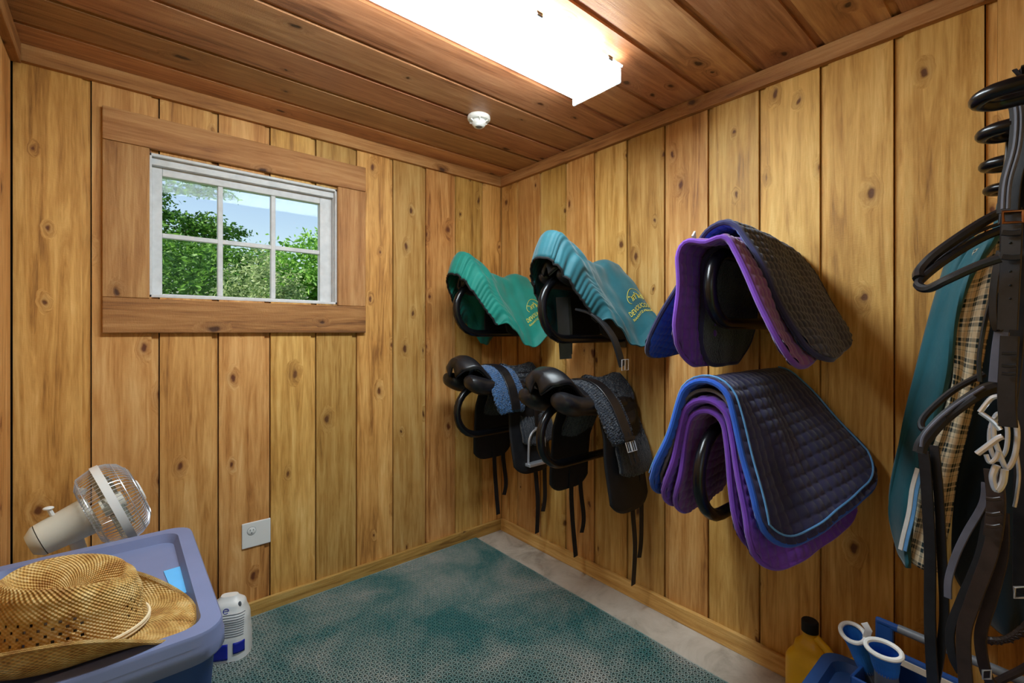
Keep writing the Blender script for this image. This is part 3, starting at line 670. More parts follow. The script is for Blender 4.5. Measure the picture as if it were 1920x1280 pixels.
for yy, zz, lab in ((-1.155, 1.40, 'black girth with roller buckles hanging below the blue teal cover'),):
    t = empty('girth', (-.36, yy, zz)); tag(t, lab, 'girth')
    MB().strap(cr([(-.05, .12, .0), (-.03, .04, -.03), (.0, -.03, -.12), (.03, -.055, -.24)], 8), .05, .010, (1, .2, 0)).build('band', M_blackm, t)
    for k in (-.012, .012):
        c0 = Vector((.034+k, -.064, -.235)); fr_ = [c0+Vector((x_*.010, -.002, z_*.022)) for x_, z_ in ((-1, -1), (1, -1), (1, 1), (-1, 1))]
        MB().tube(fr_, .0025, 6, closed=True).build('buckle', M_steel, t)
t = empty('stirrup_leather', (-.40, -.93, 1.40)); tag(t, 'wide black leather strap hanging beneath the blue teal cover', 'strap')
MB().strap(cr([(.0, .0, .06), (0, -.01, -.06), (.01, -.015, -.22)], 6), .055, .006, (.8, -.6, 0)).build('strap', M_black, t); MB().strap(cr([(.04, .0, .06), (.045, -.01, -.06), (.05, -.005, -.20)], 6), .02, .005, (.8, -.6, 0)).build('strap', M_black, t)
# ------------------------------------------------------------ quilted saddle pads
def pad(name, y, z, x0, x1, Lf, Ln, phf, phn, outer, inner, bind, label, cell=.03, sag=0, cord=None, rt=.075, th=.012, dz=0, amp=.007):
    """x0 outer end, x1 wall end; Lf/Ln flap lengths far (+Y) and near (-Y); phf/phn flap angle at (outer, wall)"""
    t = empty(name, (0, y, z)); tag(t, label, 'saddle pad', 'quilted saddle pads on the right wall')
    def Lim(p, L):
        L = L if not isinstance(L, tuple) else lerp(L[0], L[1], p)
        rc = .13; d_ = min(p, 1-p)*abs(x1-x0); return L if d_ >= rc else L-rc+math.sqrt(max(0, rc*rc-(rc-d_)**2))
    def S(p, s, off=0.0):
        x_ = lerp(x0, x1, p); k = abs(s); ph = R(lerp(*(phn if s >= 0 else phf), p)); a = k/rt
        if a < ph: lat, dr, na = rt*math.sin(a), rt*(1-math.cos(a)), a
        else: lat, dr, na = rt*math.sin(ph)+(k-rt*ph)*math.cos(ph), rt*(1-math.cos(ph))+(k-rt*ph)*math.sin(ph), ph
        dr += sag*math.exp(-(k/.05)**2)*max(0, 1-p*2.2)-.02*math.sin(p*math.pi*.9)*0
        dr += dz*p
        wv = .010*noise3(x_*9+y*3, s*8, p*3+z)*min(1, k/.08); o_ = off+wv
        lat += math.sin(na)*o_; dr -= math.cos(na)*o_
        return Vector((x_+.012*math.sin(s*7+z), -math.copysign(lat, s), -dr))
    W_ = abs(x1-x0); nu = int(W_/cell*8); mxl = lambda L: max(L) if isinstance(L, tuple) else L
    nv = int((mxl(Lf)+mxl(Ln))/cell*8); Ltot = mxl(Lf)+mxl(Ln)
    def surf(off, sgn):
        def f(u, v):
            s = lerp(-Lim(u, Lf), Lim(u, Ln), v); q_ = (abs(math.sin(math.pi*u*W_/cell))*abs(math.sin(math.pi*s/cell)))**.35
            return S(u, s, off+sgn*amp*q_)
        return f
    MB().grid(surf(th/2, 1), nu, nv, (W_, Ltot)).build('quilted_top', outer, t, True, 180)
    MB().grid(surf(-th/2, -1), nu, nv, (W_, Ltot)).build('lining', inner, t, True, 180)
    bd = [S(0, lerp(-Lim(0, Lf), Lim(0, Ln), i/40)) for i in range(41)]+[S(i/40, Lim(i/40, Ln)) for i in range(1, 41)]+[S(1, lerp(Lim(1, Ln), -Lim(1, Lf), i/40)) for i in range(1, 41)]+[S(1-i/40, -Lim(1-i/40, Lf)) for i in range(1, 40)]
    MB().tube(bd, th*.72, 8, closed=True).build('binding', bind, t)
    if cord:
        bd2 = [S(.03, lerp(-Lim(.03, Lf)+.02, Lim(.03, Ln)-.02, i/40), th*.9+.004) for i in range(41)]+[S(lerp(.03, .97, i/40), Lim(lerp(.03, .97, i/40), Ln)-.022, th*.9+.004) for i in range(1, 41)]+[S(.97, lerp(Lim(.97, Ln)-.02, 0, i/20), th*.9+.004) for i in range(1, 21)]
        MB().tube(bd2, .003, 6).build('piping', cord, t)
    return t
pad('saddle_pad', -1.705, 1.645, -.50, -.03, (.56, .44), (.53, .43), (60, 62), (64, 60), M_dust, M_royal, M_navy, 'dusty navy quilted saddle pad with blue lining, outermost of the upper pads', .027, dz=.03)
pad('saddle_pad', -1.70, 1.605, -.60, -.06, .46, (.50, .40), (91, 88), (66, 66), M_mauve, M_violet, M_violet, 'purple quilted saddle pad beneath the dusty navy pad', .034, sag=.035, rt=.085)
pad('saddle_pad', -1.70, 1.575, -.49, -.07, .42, .20, (88, 86), (80, 80), M_fleecek, M_fleecek, M_navy, 'black pad innermost on the upper rack beneath the purple pad', .06, rt=.06, amp=.001)
pad('saddle_pad', -1.70, 1.155, -.60, -.02, .47, (.52, .46), (71, 62), (75, 46), M_navy, M_royal, M_royal, 'navy quilted saddle pad with light blue piping, outermost of the lower pads', .035, cord=M_cord)
pad('saddle_pad', -1.695, 1.125, -.575, -.05, .42, .36, (73, 66), (80, 58), M_grey, M_grey, M_grey, 'thin grey felt pad sandwiched between the lower quilted pads', .2, amp=0, th=.008)
pad('saddle_pad', -1.695, 1.095, -.585, -.05, .43, (.53, .48), (76, 70), (79, 56), M_violet, M_violet, M_violet, 'bright purple quilted saddle pad showing below the navy pad with light blue piping', .03, rt=.07)
pad('saddle_pad', -1.69, 1.06, -.57, -.08, .40, .44, (80, 74), (83, 68), M_violet, M_mauve, M_violet, 'innermost purple quilted saddle pad lying on the lower rack tube', .034, rt=.055)
tg = MB().box(-.018, .018, -.003, .003, -.011, .011).build('care_tag', M_white, None, False, bevel=.001, loc=(-.47, -1.60, 1.617)); tag(tg, 'small white tag sticking out of the dusty navy pad', 'tag'); tg.rotation_euler = (.3, .6, .4)
# ------------------------------------------------------------ bridle rack with hoops, bridles, blankets
br = empty('bridle_rack', (0, -2.37, 1.69)); tag(br, 'black bridle rack arm with hoops projecting from the right wall', 'bridle rack')
MB().tube([(-.004, 0, 0), (-.9, 0, 0)], .012, 10).build('arm', M_rack, br)
MB().box(-.008, -.0005, -.03, .03, -.05, .05).build('wall_plate', M_rack, br, False, bevel=.002)
for x_, yt in ((-.82, .068), (-.62, .076), (-.37, .090), (-.10, .102)):
    r_ = .033
    MB().tube(cr([(x_-r_, 0, 0), (x_-r_, yt*.6, 0), (x_-r_*.75, yt*.93, 0), (x_, yt+.008, 0), (x_+r_*.75, yt*.93, 0), (x_+r_, yt*.6, 0), (x_+r_, 0, 0)], 6), .0122, 12).build('hoop', M_rack, br)
def V3(pts): return [Vector(p) for p in pts]
WY = (.25, 1, 0)
def bridle(label, root):
    t = empty('bridle', root); tag(t, label, 'bridle', 'black leather bridles on the rack arm'); return t
def bs(t, name, pts, w, th=.005, mat=None, wd=WY, n=8):
    org = t.location; p = [q_-org for q_ in cr(V3(pts), n)]
    return MB().strap(p, w, th, wd).build(name, mat or M_black, t)
def bt(t, name, pts, r_, mat=None, n=8, closed=False):
    org = t.location; p = [q_-org for q_ in cr(V3(pts), n, closed)]
    return MB().tube(p, r_, 8, closed=closed).build(name, mat or M_steel, t)
B1 = bridle('black bridle with a copper buckle hanging on the outermost hoop', (-.62, -2.33, 1.69))
bs(B1, 'headpiece', [(-0.660, -2.329, 1.752), (-0.660, -2.346, 1.733), (-0.660, -2.350, 1.664), (-0.660, -2.339, 1.588), (-0.630, -2.333, 1.505), (-0.620, -2.331, 1.456)], .046, .006)
bs(B1, 'headpiece', [(-0.600, -2.316, 1.773), (-0.600, -2.331, 1.733), (-0.600, -2.329, 1.666), (-0.600, -2.316, 1.597), (-0.600, -2.312, 1.514)], .012, .005, M_litedge, (1, .2, 0))
bs(B1, 'headpiece', [(-0.580, -2.310, 1.694), (-0.580, -2.318, 1.684), (-0.580, -2.314, 1.612), (-0.580, -2.308, 1.518)], .012, .006, M_black, (1, .2, 0))
bs(B1, 'crown_strap', [(-0.560, -2.328, 1.816), (-0.560, -2.340, 1.813), (-0.560, -2.350, 1.744)], .03, .006)
bt(B1, 'noseband', [(-0.500, -2.348, 1.569), (-0.540, -2.309, 1.548), (-0.580, -2.273, 1.519), (-0.620, -2.219, 1.467), (-0.640, -2.195, 1.432), (-0.660, -2.195, 1.412)], .0105, M_black)
bt(B1, 'noseband', [(-0.560, -2.321, 1.513), (-0.580, -2.280, 1.493), (-0.620, -2.233, 1.452), (-0.650, -2.203, 1.417), (-0.670, -2.196, 1.398), (-0.690, -2.214, 1.388), (-0.700, -2.242, 1.402), (-0.700, -2.283, 1.424), (-0.700, -2.314, 1.436)], .0085, M_black)
bt(B1, 'noseband_lit_edge', [(-0.550, -2.324, 1.528), (-0.570, -2.273, 1.507), (-0.610, -2.220, 1.452), (-0.630, -2.199, 1.425)], .0035, M_litedge)  # painted sheen line along the rolled leather
bs(B1, 'cheekpiece', [(-0.660, -2.327, 1.530), (-0.660, -2.327, 1.492), (-0.660, -2.325, 1.423), (-0.660, -2.323, 1.363), (-0.660, -2.321, 1.305)], .028, .005)
bs(B1, 'keeper', [(-0.672, -2.315, 1.486), (-0.672, -2.327, 1.483), (-0.672, -2.338, 1.483)], .010, .006, M_black, (0, 0, 1))
bs(B1, 'keeper', [(-0.672, -2.315, 1.441), (-0.672, -2.327, 1.438), (-0.672, -2.338, 1.438)], .010, .006, M_black, (0, 0, 1))
org = B1.location; bk = [q_-org for q_ in V3([(-0.675, -2.316, 1.525), (-0.675, -2.341, 1.521), (-0.675, -2.341, 1.501), (-0.675, -2.317, 1.504)])]
MB().tube(bk, .0032, 8, closed=True).build('buckle', M_copper, B1)
bs(B1, 'cheekpiece', [(-0.580, -2.312, 1.472), (-0.580, -2.305, 1.421), (-0.580, -2.296, 1.377), (-0.580, -2.285, 1.312), (-0.580, -2.278, 1.248), (-0.580, -2.279, 1.199)], .016, .006, M_black, (1, .2, 0))
bs(B1, 'strap_end', [(-0.600, -2.309, 1.462), (-0.600, -2.302, 1.409), (-0.600, -2.299, 1.367), (-0.600, -2.300, 1.324), (-0.600, -2.306, 1.305), (-0.600, -2.312, 1.324), (-0.600, -2.314, 1.366)], .012, .005)
bs(B1, 'cheekpiece', [(-0.600, -2.311, 1.301), (-0.600, -2.307, 1.261), (-0.600, -2.303, 1.201)], .022, .005, M_litedge)
bs(B1, 'cheekpiece', [(-0.630, -2.323, 1.293), (-0.630, -2.321, 1.242), (-0.630, -2.319, 1.180), (-0.630, -2.321, 1.119)], .026, .006)
bs(B1, 'keeper', [(-0.645, -2.313, 1.260), (-0.645, -2.322, 1.260), (-0.645, -2.332, 1.261)], .006, .006, M_black, (0, 0, 1))
bs(B1, 'keeper', [(-0.645, -2.313, 1.237), (-0.645, -2.322, 1.236), (-0.645, -2.332, 1.238)], .006, .006, M_black, (0, 0, 1))
bs(B1, 'keeper', [(-0.645, -2.313, 1.222), (-0.645, -2.322, 1.221), (-0.645, -2.332, 1.223)], .006, .006, M_black, (0, 0, 1))
bt(B1, 'headpiece_lit_edge', [(-0.690, -2.319, 1.748), (-0.690, -2.333, 1.709), (-0.690, -2.332, 1.642), (-0.690, -2.320, 1.577), (-0.690, -2.317, 1.527)], .0032, M_litedge)  # thin pale tubes paint the lit edges of the headpiece
bt(B1, 'headpiece_lit_edge', [(-0.690, -2.325, 1.745), (-0.690, -2.339, 1.707), (-0.690, -2.338, 1.640), (-0.690, -2.326, 1.576), (-0.690, -2.323, 1.526)], .0032, M_litedge)
bs(B1, 'crownpiece', [(-0.665, -2.324, 1.760), (-0.665, -2.338, 1.715), (-0.665, -2.337, 1.647), (-0.665, -2.326, 1.581), (-0.665, -2.322, 1.524)], .030, .006, M_black)
MB().ell(Vector((-0.663, -2.325, 1.467))-B1.location, (.002, .0022, .0022), None, 8, 6).build('strap_hole', M_dark, B1)
MB().ell(Vector((-0.663, -2.325, 1.414))-B1.location, (.002, .0022, .0022), None, 8, 6).build('strap_hole', M_dark, B1)
MB().ell(Vector((-0.663, -2.325, 1.388))-B1.location, (.002, .0022, .0022), None, 8, 6).build('strap_hole', M_dark, B1)
MB().ell(Vector((-0.663, -2.325, 1.363))-B1.location, (.002, .0022, .0022), None, 8, 6).build('strap_hole', M_dark, B1)
B2 = bridle('black bridle with long reins hanging beside the plaid blanket lining', (-.50, -2.33, 1.69))
bs(B2, 'headpiece', [(-0.500, -2.326, 1.660), (-0.500, -2.321, 1.494), (-0.500, -2.315, 1.326), (-0.500, -2.307, 1.196)], .024, .005)
bt(B2, 'noseband', [(-0.480, -2.306, 1.186), (-0.500, -2.275, 1.171), (-0.540, -2.224, 1.115), (-0.570, -2.191, 1.060), (-0.580, -2.185, 1.034)], .013, M_black)
bt(B2, 'noseband', [(-0.460, -2.277, 1.208), (-0.480, -2.231, 1.170), (-0.510, -2.194, 1.122), (-0.530, -2.181, 1.094), (-0.550, -2.190, 1.081), (-0.550, -2.217, 1.104), (-0.530, -2.269, 1.161)], .007, M_black)
bt(B2, 'noseband_lit_edge', [(-0.510, -2.280, 1.182), (-0.550, -2.230, 1.131), (-0.580, -2.195, 1.079), (-0.590, -2.189, 1.049)], .0035, M_litedge)  # highlight along the noseband, drawn as a pale tube
bs(B2, 'rein', [(-0.500, -2.180, 1.024), (-0.500, -2.184, 0.981), (-0.500, -2.189, 0.877), (-0.500, -2.192, 0.785), (-0.500, -2.192, 0.624), (-0.500, -2.197, 0.486)], .022, .005)
bs(B2, 'rein', [(-0.490, -2.198, 1.038), (-0.490, -2.206, 0.923), (-0.490, -2.211, 0.789), (-0.490, -2.215, 0.676), (-0.490, -2.212, 0.600), (-0.490, -2.198, 0.482)], .018, .005)
B3 = bridle('black bridle with steel bit and dark brown reins on the rack arm', (-.56, -2.345, 1.69))
bs(B3, 'cheekpiece', [(-0.550, -2.335, 1.646), (-0.550, -2.333, 1.432), (-0.550, -2.328, 1.271), (-0.550, -2.319, 1.151)], .022, .005)
bt(B3, 'bit_ring', [(-0.600, -2.303, 1.131), (-0.600, -2.319, 1.146), (-0.600, -2.331, 1.116), (-0.600, -2.329, 1.064), (-0.600, -2.318, 1.033), (-0.600, -2.308, 1.060), (-0.600, -2.300, 1.096)], .0045, closed=True)
bt(B3, 'bit_ring', [(-0.570, -2.294, 1.107), (-0.570, -2.305, 1.136), (-0.570, -2.317, 1.110), (-0.570, -2.315, 1.062), (-0.570, -2.302, 1.041), (-0.570, -2.293, 1.068)], .0040, closed=True)
bt(B3, 'bit_shank', [(-0.620, -2.282, 1.141), (-0.620, -2.297, 1.169), (-0.620, -2.309, 1.176)], .0045); bt(B3, 'bit_shank', [(-0.620, -2.282, 1.141), (-0.620, -2.300, 1.125), (-0.620, -2.310, 1.110)], .0045)
bt(B3, 'bit_mouthpiece', [(-0.630, -2.279, 1.059), (-0.630, -2.291, 1.074), (-0.630, -2.307, 1.094), (-0.630, -2.314, 1.099)], .0055)
bt(B3, 'bit_port', [(-0.630, -2.291, 1.060), (-0.630, -2.296, 1.046), (-0.630, -2.304, 1.054), (-0.630, -2.308, 1.069)], .004)
bt(B3, 'snap_hook', [(-0.620, -2.305, 1.040), (-0.620, -2.300, 1.015), (-0.620, -2.305, 0.992), (-0.620, -2.313, 1.007), (-0.620, -2.316, 1.034)], .006)
bt(B3, 'curb_chain', [(-0.580, -2.330, 1.061), (-0.580, -2.333, 1.020), (-0.580, -2.330, 0.977), (-0.580, -2.327, 0.955)], .003)
bs(B3, 'cheekpiece', [(-0.600, -2.299, 1.026), (-0.600, -2.303, 0.974), (-0.600, -2.302, 0.931), (-0.600, -2.298, 0.890)], .028, .007, M_brown)
bs(B3, 'keeper', [(-0.615, -2.290, 0.970), (-0.615, -2.300, 0.971), (-0.615, -2.311, 0.976)], .007, .006, M_brown, (0, 0, 1))
bs(B3, 'keeper', [(-0.615, -2.290, 0.940), (-0.615, -2.300, 0.941), (-0.615, -2.311, 0.947)], .007, .006, M_brown, (0, 0, 1))
bs(B3, 'keeper', [(-0.615, -2.290, 0.916), (-0.615, -2.300, 0.917), (-0.615, -2.311, 0.923)], .007, .006, M_brown, (0, 0, 1))
bs(B3, 'rein', [(-0.560, -2.286, 0.988), (-0.560, -2.282, 0.943), (-0.560, -2.257, 0.873), (-0.560, -2.241, 0.820), (-0.560, -2.230, 0.766), (-0.560, -2.229, 0.725)], .013, .005, M_litedge)  # rein coloured as black leather catching the light
bs(B3, 'rein', [(-0.560, -2.289, 0.928), (-0.560, -2.278, 0.836), (-0.560, -2.250, 0.730), (-0.560, -2.233, 0.658), (-0.560, -2.236, 0.602), (-0.560, -2.249, 0.572)], .016, .005, M_blackm)
bs(B3, 'rein', [(-0.580, -2.301, 0.910), (-0.580, -2.293, 0.847), (-0.580, -2.267, 0.734), (-0.580, -2.255, 0.664), (-0.580, -2.259, 0.556)], .024, .005, M_brown)
bs(B3, 'rein', [(-0.540, -2.309, 0.929), (-0.540, -2.308, 0.840), (-0.540, -2.292, 0.741), (-0.540, -2.277, 0.657), (-0.540, -2.285, 0.585), (-0.540, -2.299, 0.560)], .020, .005, M_brown)
bt(B3, 'rein_buckle', [(-0.550, -2.281, 0.592), (-0.550, -2.293, 0.599), (-0.550, -2.293, 0.581), (-0.550, -2.281, 0.574)], .002, n=1, closed=True)
B4 = bridle('black strap with a silver buckle at the wall end of the rack arm', (-.40, -2.36, 1.69))
bs(B4, 'strap', [(-0.500, -2.339, 1.524), (-0.500, -2.337, 1.215), (-0.500, -2.335, 0.938), (-0.500, -2.334, 0.758)], .026, .006)
bt(B4, 'buckle', [(-0.520, -2.325, 0.774), (-0.520, -2.342, 0.782), (-0.520, -2.342, 0.760), (-0.520, -2.325, 0.752)], .0028, n=1, closed=True)
# braided lead with twist
brd = empty('braided_lead', (-.45, -2.25, .5)); tag(brd, 'dark braided leather lead looping below the dark blanket', 'lead')
base = cr(V3([(-0.420, -2.268, 0.597), (-0.420, -2.288, 0.600), (-0.420, -2.311, 0.615), (-0.420, -2.331, 0.643), (-0.420, -2.358, 0.695)]), 14)
for ph in (0, 2.09, 4.19):
    pts = []
    for i, p in enumerate(base):
        a = i*.55+ph; pts.append(p-brd.location+Vector((0, .004*math.cos(a), .0045*math.sin(a))))
    MB().tube(pts, .0052, 6).build('strand', M_brown, brd)
l2 = empty('leather_lead', (-.42, -2.25, .4)); tag(l2, 'rolled dark leather lead near the floor beside the blue tray', 'lead')
MB().tube([q_-l2.location for q_ in cr(V3([(-0.450, -2.287, 0.515), (-0.450, -2.309, 0.544), (-0.450, -2.336, 0.579), (-0.450, -2.366, 0.624)]), 6)], .008, 8).build('rope', M_brown, l2)
# blankets
def sheet(name, mat, t, left, right, n=40, m=26, fold=.02, uvs=(.5, 1.0), ph=0):
    L_ = cr(V3(left), 10); R_ = cr(V3(right), 10)
    def at(P_, v): k = v*(len(P_)-1); i = min(int(k), len(P_)-2); return P_[i].lerp(P_[i+1], k-i)
    def f(u, v):
        a, b = at(L_, v), at(R_, v); p = a.lerp(b, u)-t.location
        return p+Vector((-1, -.3, 0))*(fold*math.sin(u*math.pi)*(1+.5*math.sin(v*7+ph))+fold*.5*math.sin(u*9+v*4+ph))
    return MB().grid(f, m, n, uvs).build(name, mat, t, solid=.012)
bl = empty('horse_blanket', (-.22, -2.18, 1.55)); tag(bl, 'teal horse blanket with plaid lining hanging from the rack arm', 'horse blanket')
sheet('shell', M_blank, bl, [(-0.200, -2.203, 1.543), (-0.200, -2.183, 1.473), (-0.200, -2.154, 1.349), (-0.200, -2.124, 1.198), (-0.200, -2.091, 1.026), (-0.200, -2.066, 0.857), (-0.200, -2.064, 0.762), (-0.200, -2.091, 0.645)], [(-0.260, -2.295, 1.555), (-0.260, -2.241, 1.441), (-0.260, -2.214, 1.332), (-0.260, -2.209, 1.192), (-0.260, -2.188, 1.063), (-0.260, -2.157, 0.929), (-0.260, -2.137, 0.822), (-0.260, -2.117, 0.665)], fold=.03)
sheet('lining', M_plaid, bl, [(-0.270, -2.249, 1.507), (-0.270, -2.225, 1.414), (-0.270, -2.210, 1.304), (-0.270, -2.206, 1.193), (-0.270, -2.184, 1.050), (-0.270, -2.152, 0.915), (-0.270, -2.134, 0.794), (-0.270, -2.116, 0.671)], [(-0.240, -2.299, 1.544), (-0.240, -2.287, 1.439), (-0.240, -2.266, 1.304), (-0.240, -2.249, 1.166), (-0.240, -2.229, 1.039), (-0.240, -2.213, 0.923), (-0.240, -2.199, 0.792), (-0.240, -2.175, 0.652)], fold=.012, uvs=(.16, .82))
org = bl.location
for mat_, dy in ((M_cuff, 0), (M_cord, -.009)):
    MB().strap([q_-org+Vector((0, dy, 0)) for q_ in cr(V3([(-0.292, -2.140, 0.934), (-0.292, -2.129, 0.878), (-0.292, -2.122, 0.811), (-0.292, -2.110, 0.742), (-0.292, -2.104, 0.703)]), 8)], .010, .004, (.2, 1, 0)).build('trim_stripe', mat_, bl)
MB().strap([q_-org for q_ in cr(V3([(-0.240, -2.298, 1.625), (-0.240, -2.287, 1.546), (-0.240, -2.266, 1.481), (-0.240, -2.255, 1.441)]), 8)], .03, .004, (.4, 1, 0)).build('hanging_strap', M_blank, bl)
b2_ = empty('horse_blanket', (-.15, -2.28, 1.5)); tag(b2_, 'dark navy green horse blanket hanging behind the plaid lining', 'horse blanket')
sheet('shell', M_blank2, b2_, [(-0.130, -2.259, 1.508), (-0.130, -2.249, 1.275), (-0.130, -2.223, 1.037), (-0.130, -2.201, 0.884), (-0.130, -2.194, 0.731), (-0.130, -2.201, 0.613), (-0.130, -2.238, 0.554), (-0.130, -2.271, 0.509)], [(-0.130, -2.390, 1.491), (-0.130, -2.390, 1.277), (-0.130, -2.390, 1.063), (-0.130, -2.385, 0.929), (-0.130, -2.385, 0.794), (-0.130, -2.381, 0.685), (-0.130, -2.363, 0.583), (-0.130, -2.327, 0.522)], fold=.03, ph=2)
# ------------------------------------------------------------ floor things at the right wall
def jug(loc, rz, label):
    t = empty('jug', loc, rz); tag(t, label, 'jug', 'yellow jugs with black caps against the right wall')
    def f(u, v):
        z = .265*v; a = 2*math.pi*u; c, s_ = math.cos(a), math.sin(a); k = interp([(0, .94), (.03, 1), (.58, 1), (.80, .66), (.93, .30), (1, .27)], v); e = .45 if v < .7 else .7
        return Vector((.078*k*math.copysign(abs(c)**e, c)+(.012*max(0, v-.6)/.4), .056*k*math.copysign(abs(s_)**e, s_), z))
    MB().grid(f, 40, 34).add([f(i/40, 0) for i in range(40)], [tuple(range(39, -1, -1))]).build('body', M_yellow, t, True, 60)
    MB().tube(cr([(-.076, 0, .145), (-.074, 0, .185), (-.052, 0, .225), (-.010, 0, .25)], 6), .013, 10).build('handle', M_yellow, t)
    MB().lathe([(0, .262), (.026, .262), (.026, .296), (.023, .3), (0, .3)], 24, Matrix.Translation((.012, 0, 0)), cap=False).build('cap', M_dark, t, True, 30)
jug((-.105, -1.84, 0.001), R(75), 'yellow jug with black cap on the concrete in front of the tote')
jug((-.105, -1.99, 0.001), R(75), 'yellow jug with black cap partly hidden behind the blue gloves')
b3 = tote('storage_tote', (-.51, -2.16, .0115), .225, .235, .33, M_bin, M_bluelid, .03); tag(b3, 'medium blue lidded tote under the grooming tray by the jugs', 'storage tote')
tr_ = empty('grooming_tray', (-.43, -2.22, .322), R(-6)); tag(tr_, 'blue grooming tray with carrying handle on the medium blue tote', 'grooming tray')
MB().box(-.10, .10, -.17, .17, .0, .012).box(-.10, -.092, -.17, .17, .012, .105).box(.092, .10, -.17, .17, .012, .105).box(-.10, .10, -.17, -.162, .012, .105).box(-.10, .10, .162, .17, .012, .105).build('tray_body', M_ttray, tr_, False, bevel=.003)
MB().box(.050, .064, -.165, .165, .10, .135).box(.05, .064, -.165, -.125, .13, .20).box(.05, .064, .125, .165, .13, .20).box(.05, .064, -.165, .165, .185, .205).build('handle', M_ttray, tr_, False, bevel=.006)
MB().tube([(.057, -.115, .196), (.057, .115, .196)], .011, 10).build('grip', M_gray, tr_)
MB().box(.046, .0495, -.165, .165, .108, .124).build('measuring_strip', M_tape, tr_, False)
for k, (gx, gy, lean, spin) in enumerate(((-.40, -2.075, (-.35, .52), .335), (-.47, -2.11, (-1.1, -.1), .41))):
    lab = ('blue knit glove with white cuff and white tab leaning beside the jug', 'blue knit glove with white cuff opening towards the room')[k]
    t = empty('glove', (gx, gy, spin)); tag(t, lab, 'glove', 'blue knit gloves in the grooming tray')
    ax_ = Vector((lean[0]*.45, lean[1]*.45, .80)).normalized(); q_ = Matrix.Translation((0, 0, .0)) @ ax_.to_track_quat('Z', 'Y').to_matrix().to_4x4(); ln = .17
    def gsec(z, a, k=k): r_ = interp([(0, .030), (.4, .027), (.7, .032), (1, .041)], z)*(1, .78)[k]; return Vector((r_*1.05*math.cos(a), r_*.62*math.sin(a), z*ln))
    MB().grid(lambda u, v: q_ @ (gsec(.5*v, 2*math.pi*u)), 28, 12).build('hand', M_gray, t, solid=.003)
    MB().grid(lambda u, v: q_ @ (gsec(.45+.55*v, 2*math.pi*u)*(1+.02*math.cos(u*2*math.pi*26)) ), 156, 10).build('cuff', M_knit, t, solid=.003)
    MB().grid(lambda u, v: q_ @ (gsec(.7+.29*v, 2*math.pi*u)*.93), 28, 6).build('cuff_lining', M_knitin, t)
    MB().tube([q_ @ gsec(1, 2*math.pi*i/30) for i in range(30)], .0055, 8, closed=True).build('cuff_edge', M_cuff, t)
    if k == 0: MB().strap([q_ @ Vector((.03, .02, ln)), q_ @ Vector((.045, .03, ln+.03)), q_ @ Vector((.038, .028, ln+.045))], .016, .004, (0, 1, 0)).build('tab', M_cuff, t)
cp = empty('clippers', (-.50, -2.24, .335)); tag(cp, 'grey handheld clippers with red button lying in the grooming tray', 'clippers')
MB().ell((0, 0, .075), (.028, .055, .022), sup=.8).build('body', M_gray, cp); MB().ell((0, -.02, .094), (.016, .026, .006)).build('button', M_red, cp)
sc_ = empty('scissors', (-.515, -2.16, .335)); tag(sc_, 'scissors with black ring handles standing in the grooming tray', 'scissors')
for yy in (.022, -.022): MB().tube([(.004*math.cos(a), yy+.022*math.cos(a), .05+.03*math.sin(a)) for a in [i*math.pi/12 for i in range(24)]], .005, 8, closed=True).build('ring_handle', M_black, sc_)
MB().strap([(0, 0, .03), (0, 0, .012)], .012, .003, (0, 1, 0)).build('blade', M_steel, sc_)
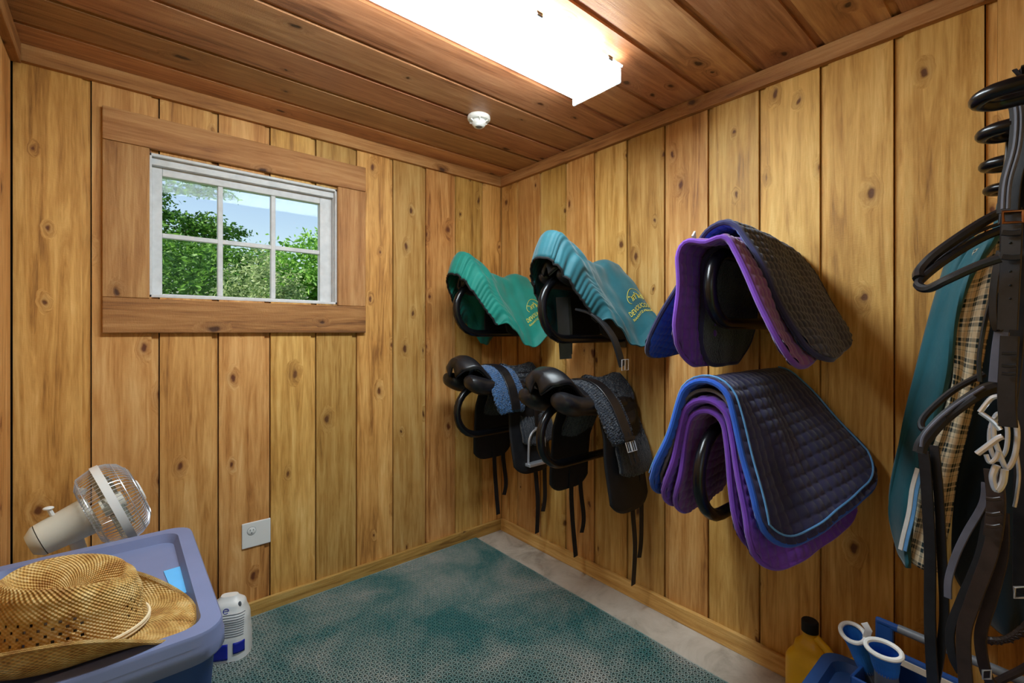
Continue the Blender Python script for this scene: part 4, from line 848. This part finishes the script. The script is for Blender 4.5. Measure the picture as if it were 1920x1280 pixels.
# ------------------------------------------------------------ outside: ground and trees
struct(MB().box(-30, 30, -30, 60, -.3, -.2).build('ground', M_grass, None, False))
def tree(name, label, base, trunk_h, blobs, leaf, nleaf, size, mat, seed, group='trees outside the window'):
    rnd = np.random.RandomState(seed); t = empty(name, base); tag(t, label, 'tree', group)
    mb = MB().tube(cr([(0, 0, 0), (.1, .05, trunk_h*.5), (0, 0, trunk_h)], 5), .16, 9, scale=lambda u: 1-.5*u)
    mb.build('trunk', M_barK, t)
    bb = MB()
    for c, r_ in blobs: bb.tube(cr([(0, 0, trunk_h*.6), (c[0]*.5, c[1]*.5, (trunk_h+c[2])*.5-.1), c], 4), .05, 6, scale=lambda u: 1-.8*u)
    bb.build('branches', M_barK, t)
    tot = sum(r_[0]*r_[2] for c, r_ in blobs); V = []
    for c, r_ in blobs:
        k = int(nleaf*r_[0]*r_[2]/tot)
        sub = rnd.normal(size=(max(6, k//45), 3)); sub /= np.linalg.norm(sub, axis=1)[:, None]; sub *= (.45+.55*rnd.rand(len(sub), 1)**.5)
        idx = rnd.randint(0, len(sub), k); d = rnd.normal(size=(k, 3))*.17
        p = (sub[idx]+d)*np.array(r_)+np.array(c)
        a = rnd.normal(size=(k, 3)); a[:, 2] *= .6; a /= np.linalg.norm(a, axis=1)[:, None]; b = np.cross(a, rnd.normal(size=(k, 3))); b /= np.linalg.norm(b, axis=1)[:, None]
        s_ = size*(.6+.8*rnd.rand(k, 1)); nn = np.cross(a, b)
        V.append(np.stack([p-a*s_, p+b*s_*.42-nn*s_*.1, p+a*s_, p-b*s_*.42-nn*s_*.1], 1))
    V = np.concatenate(V).reshape(-1, 3); nf = len(V)//4
    me = bpy.data.meshes.new('foliage'); me.from_pydata(V.tolist(), [], [(4*i, 4*i+1, 4*i+2, 4*i+3) for i in range(nf)]); me.materials.append(mat)
    o = bpy.data.objects.new('foliage', me); col.objects.link(o); o.parent = t; o['kind'] = 'stuff'
tree('tree', 'dense green leafy tree outside the left window panes', (-1.2, 11, -.2), 2.0, [((0, 0, 2.6), (1.5, 1.2, 1.2)), ((.5, -.3, 1.7), (1.2, 1, 1.0)), ((-1.2, 0, 2.2), (1.2, 1, 1.3))], 0, 14000, .07, M_leaf1, 1)
tree('tree', 'tall tree with open branches reaching over the left window panes', (-2.6, 14, -.2), 4.0, [((1.9, 0, 4.55), (1.5, .9, .42)), ((.4, 0, 5.2), (1.3, 1, .8)), ((2.9, .2, 4.45), (.8, .6, .33)), ((1.8, 0, 5.75), (1.5, .8, .25)), ((0, 0, 3.9), (1.4, 1, .8))], 0, 15000, .065, M_leaf1, 2)
tree('tree', 'pale sage green bushy tree outside the middle window panes', (.36, 8.4, -.2), 1.3, [((0, 0, 2.15), (.75, .8, .9)), ((.35, .1, 1.7), (.75, .6, .7)), ((-.35, 0, 1.75), (.65, .6, .75))], 0, 7000, .052, M_leaf2, 3)
tree('tree', 'bright green round crowned tree outside the right window panes', (2.6, 12.5, -.2), 2.2, [((0, 0, 3.4), (1.25, 1.1, 1.1)), ((-.3, -.3, 2.4), (1.2, 1, 1.0)), ((.8, 0, 3.2), (1.1, 1, 1.2))], 0, 9000, .085, M_leaf3, 4)
tree('tree', 'darker green tree far behind the middle window panes', (1.2, 18, -.2), 2.6, [((0, 0, 3.7), (1.6, 1.2, 1.1)), ((1.4, 0, 3.5), (1.3, 1, 1.2)), ((-1.4, 0, 3.9), (1.4, 1, 1.2))], 0, 8000, .10, M_leaf1, 5)
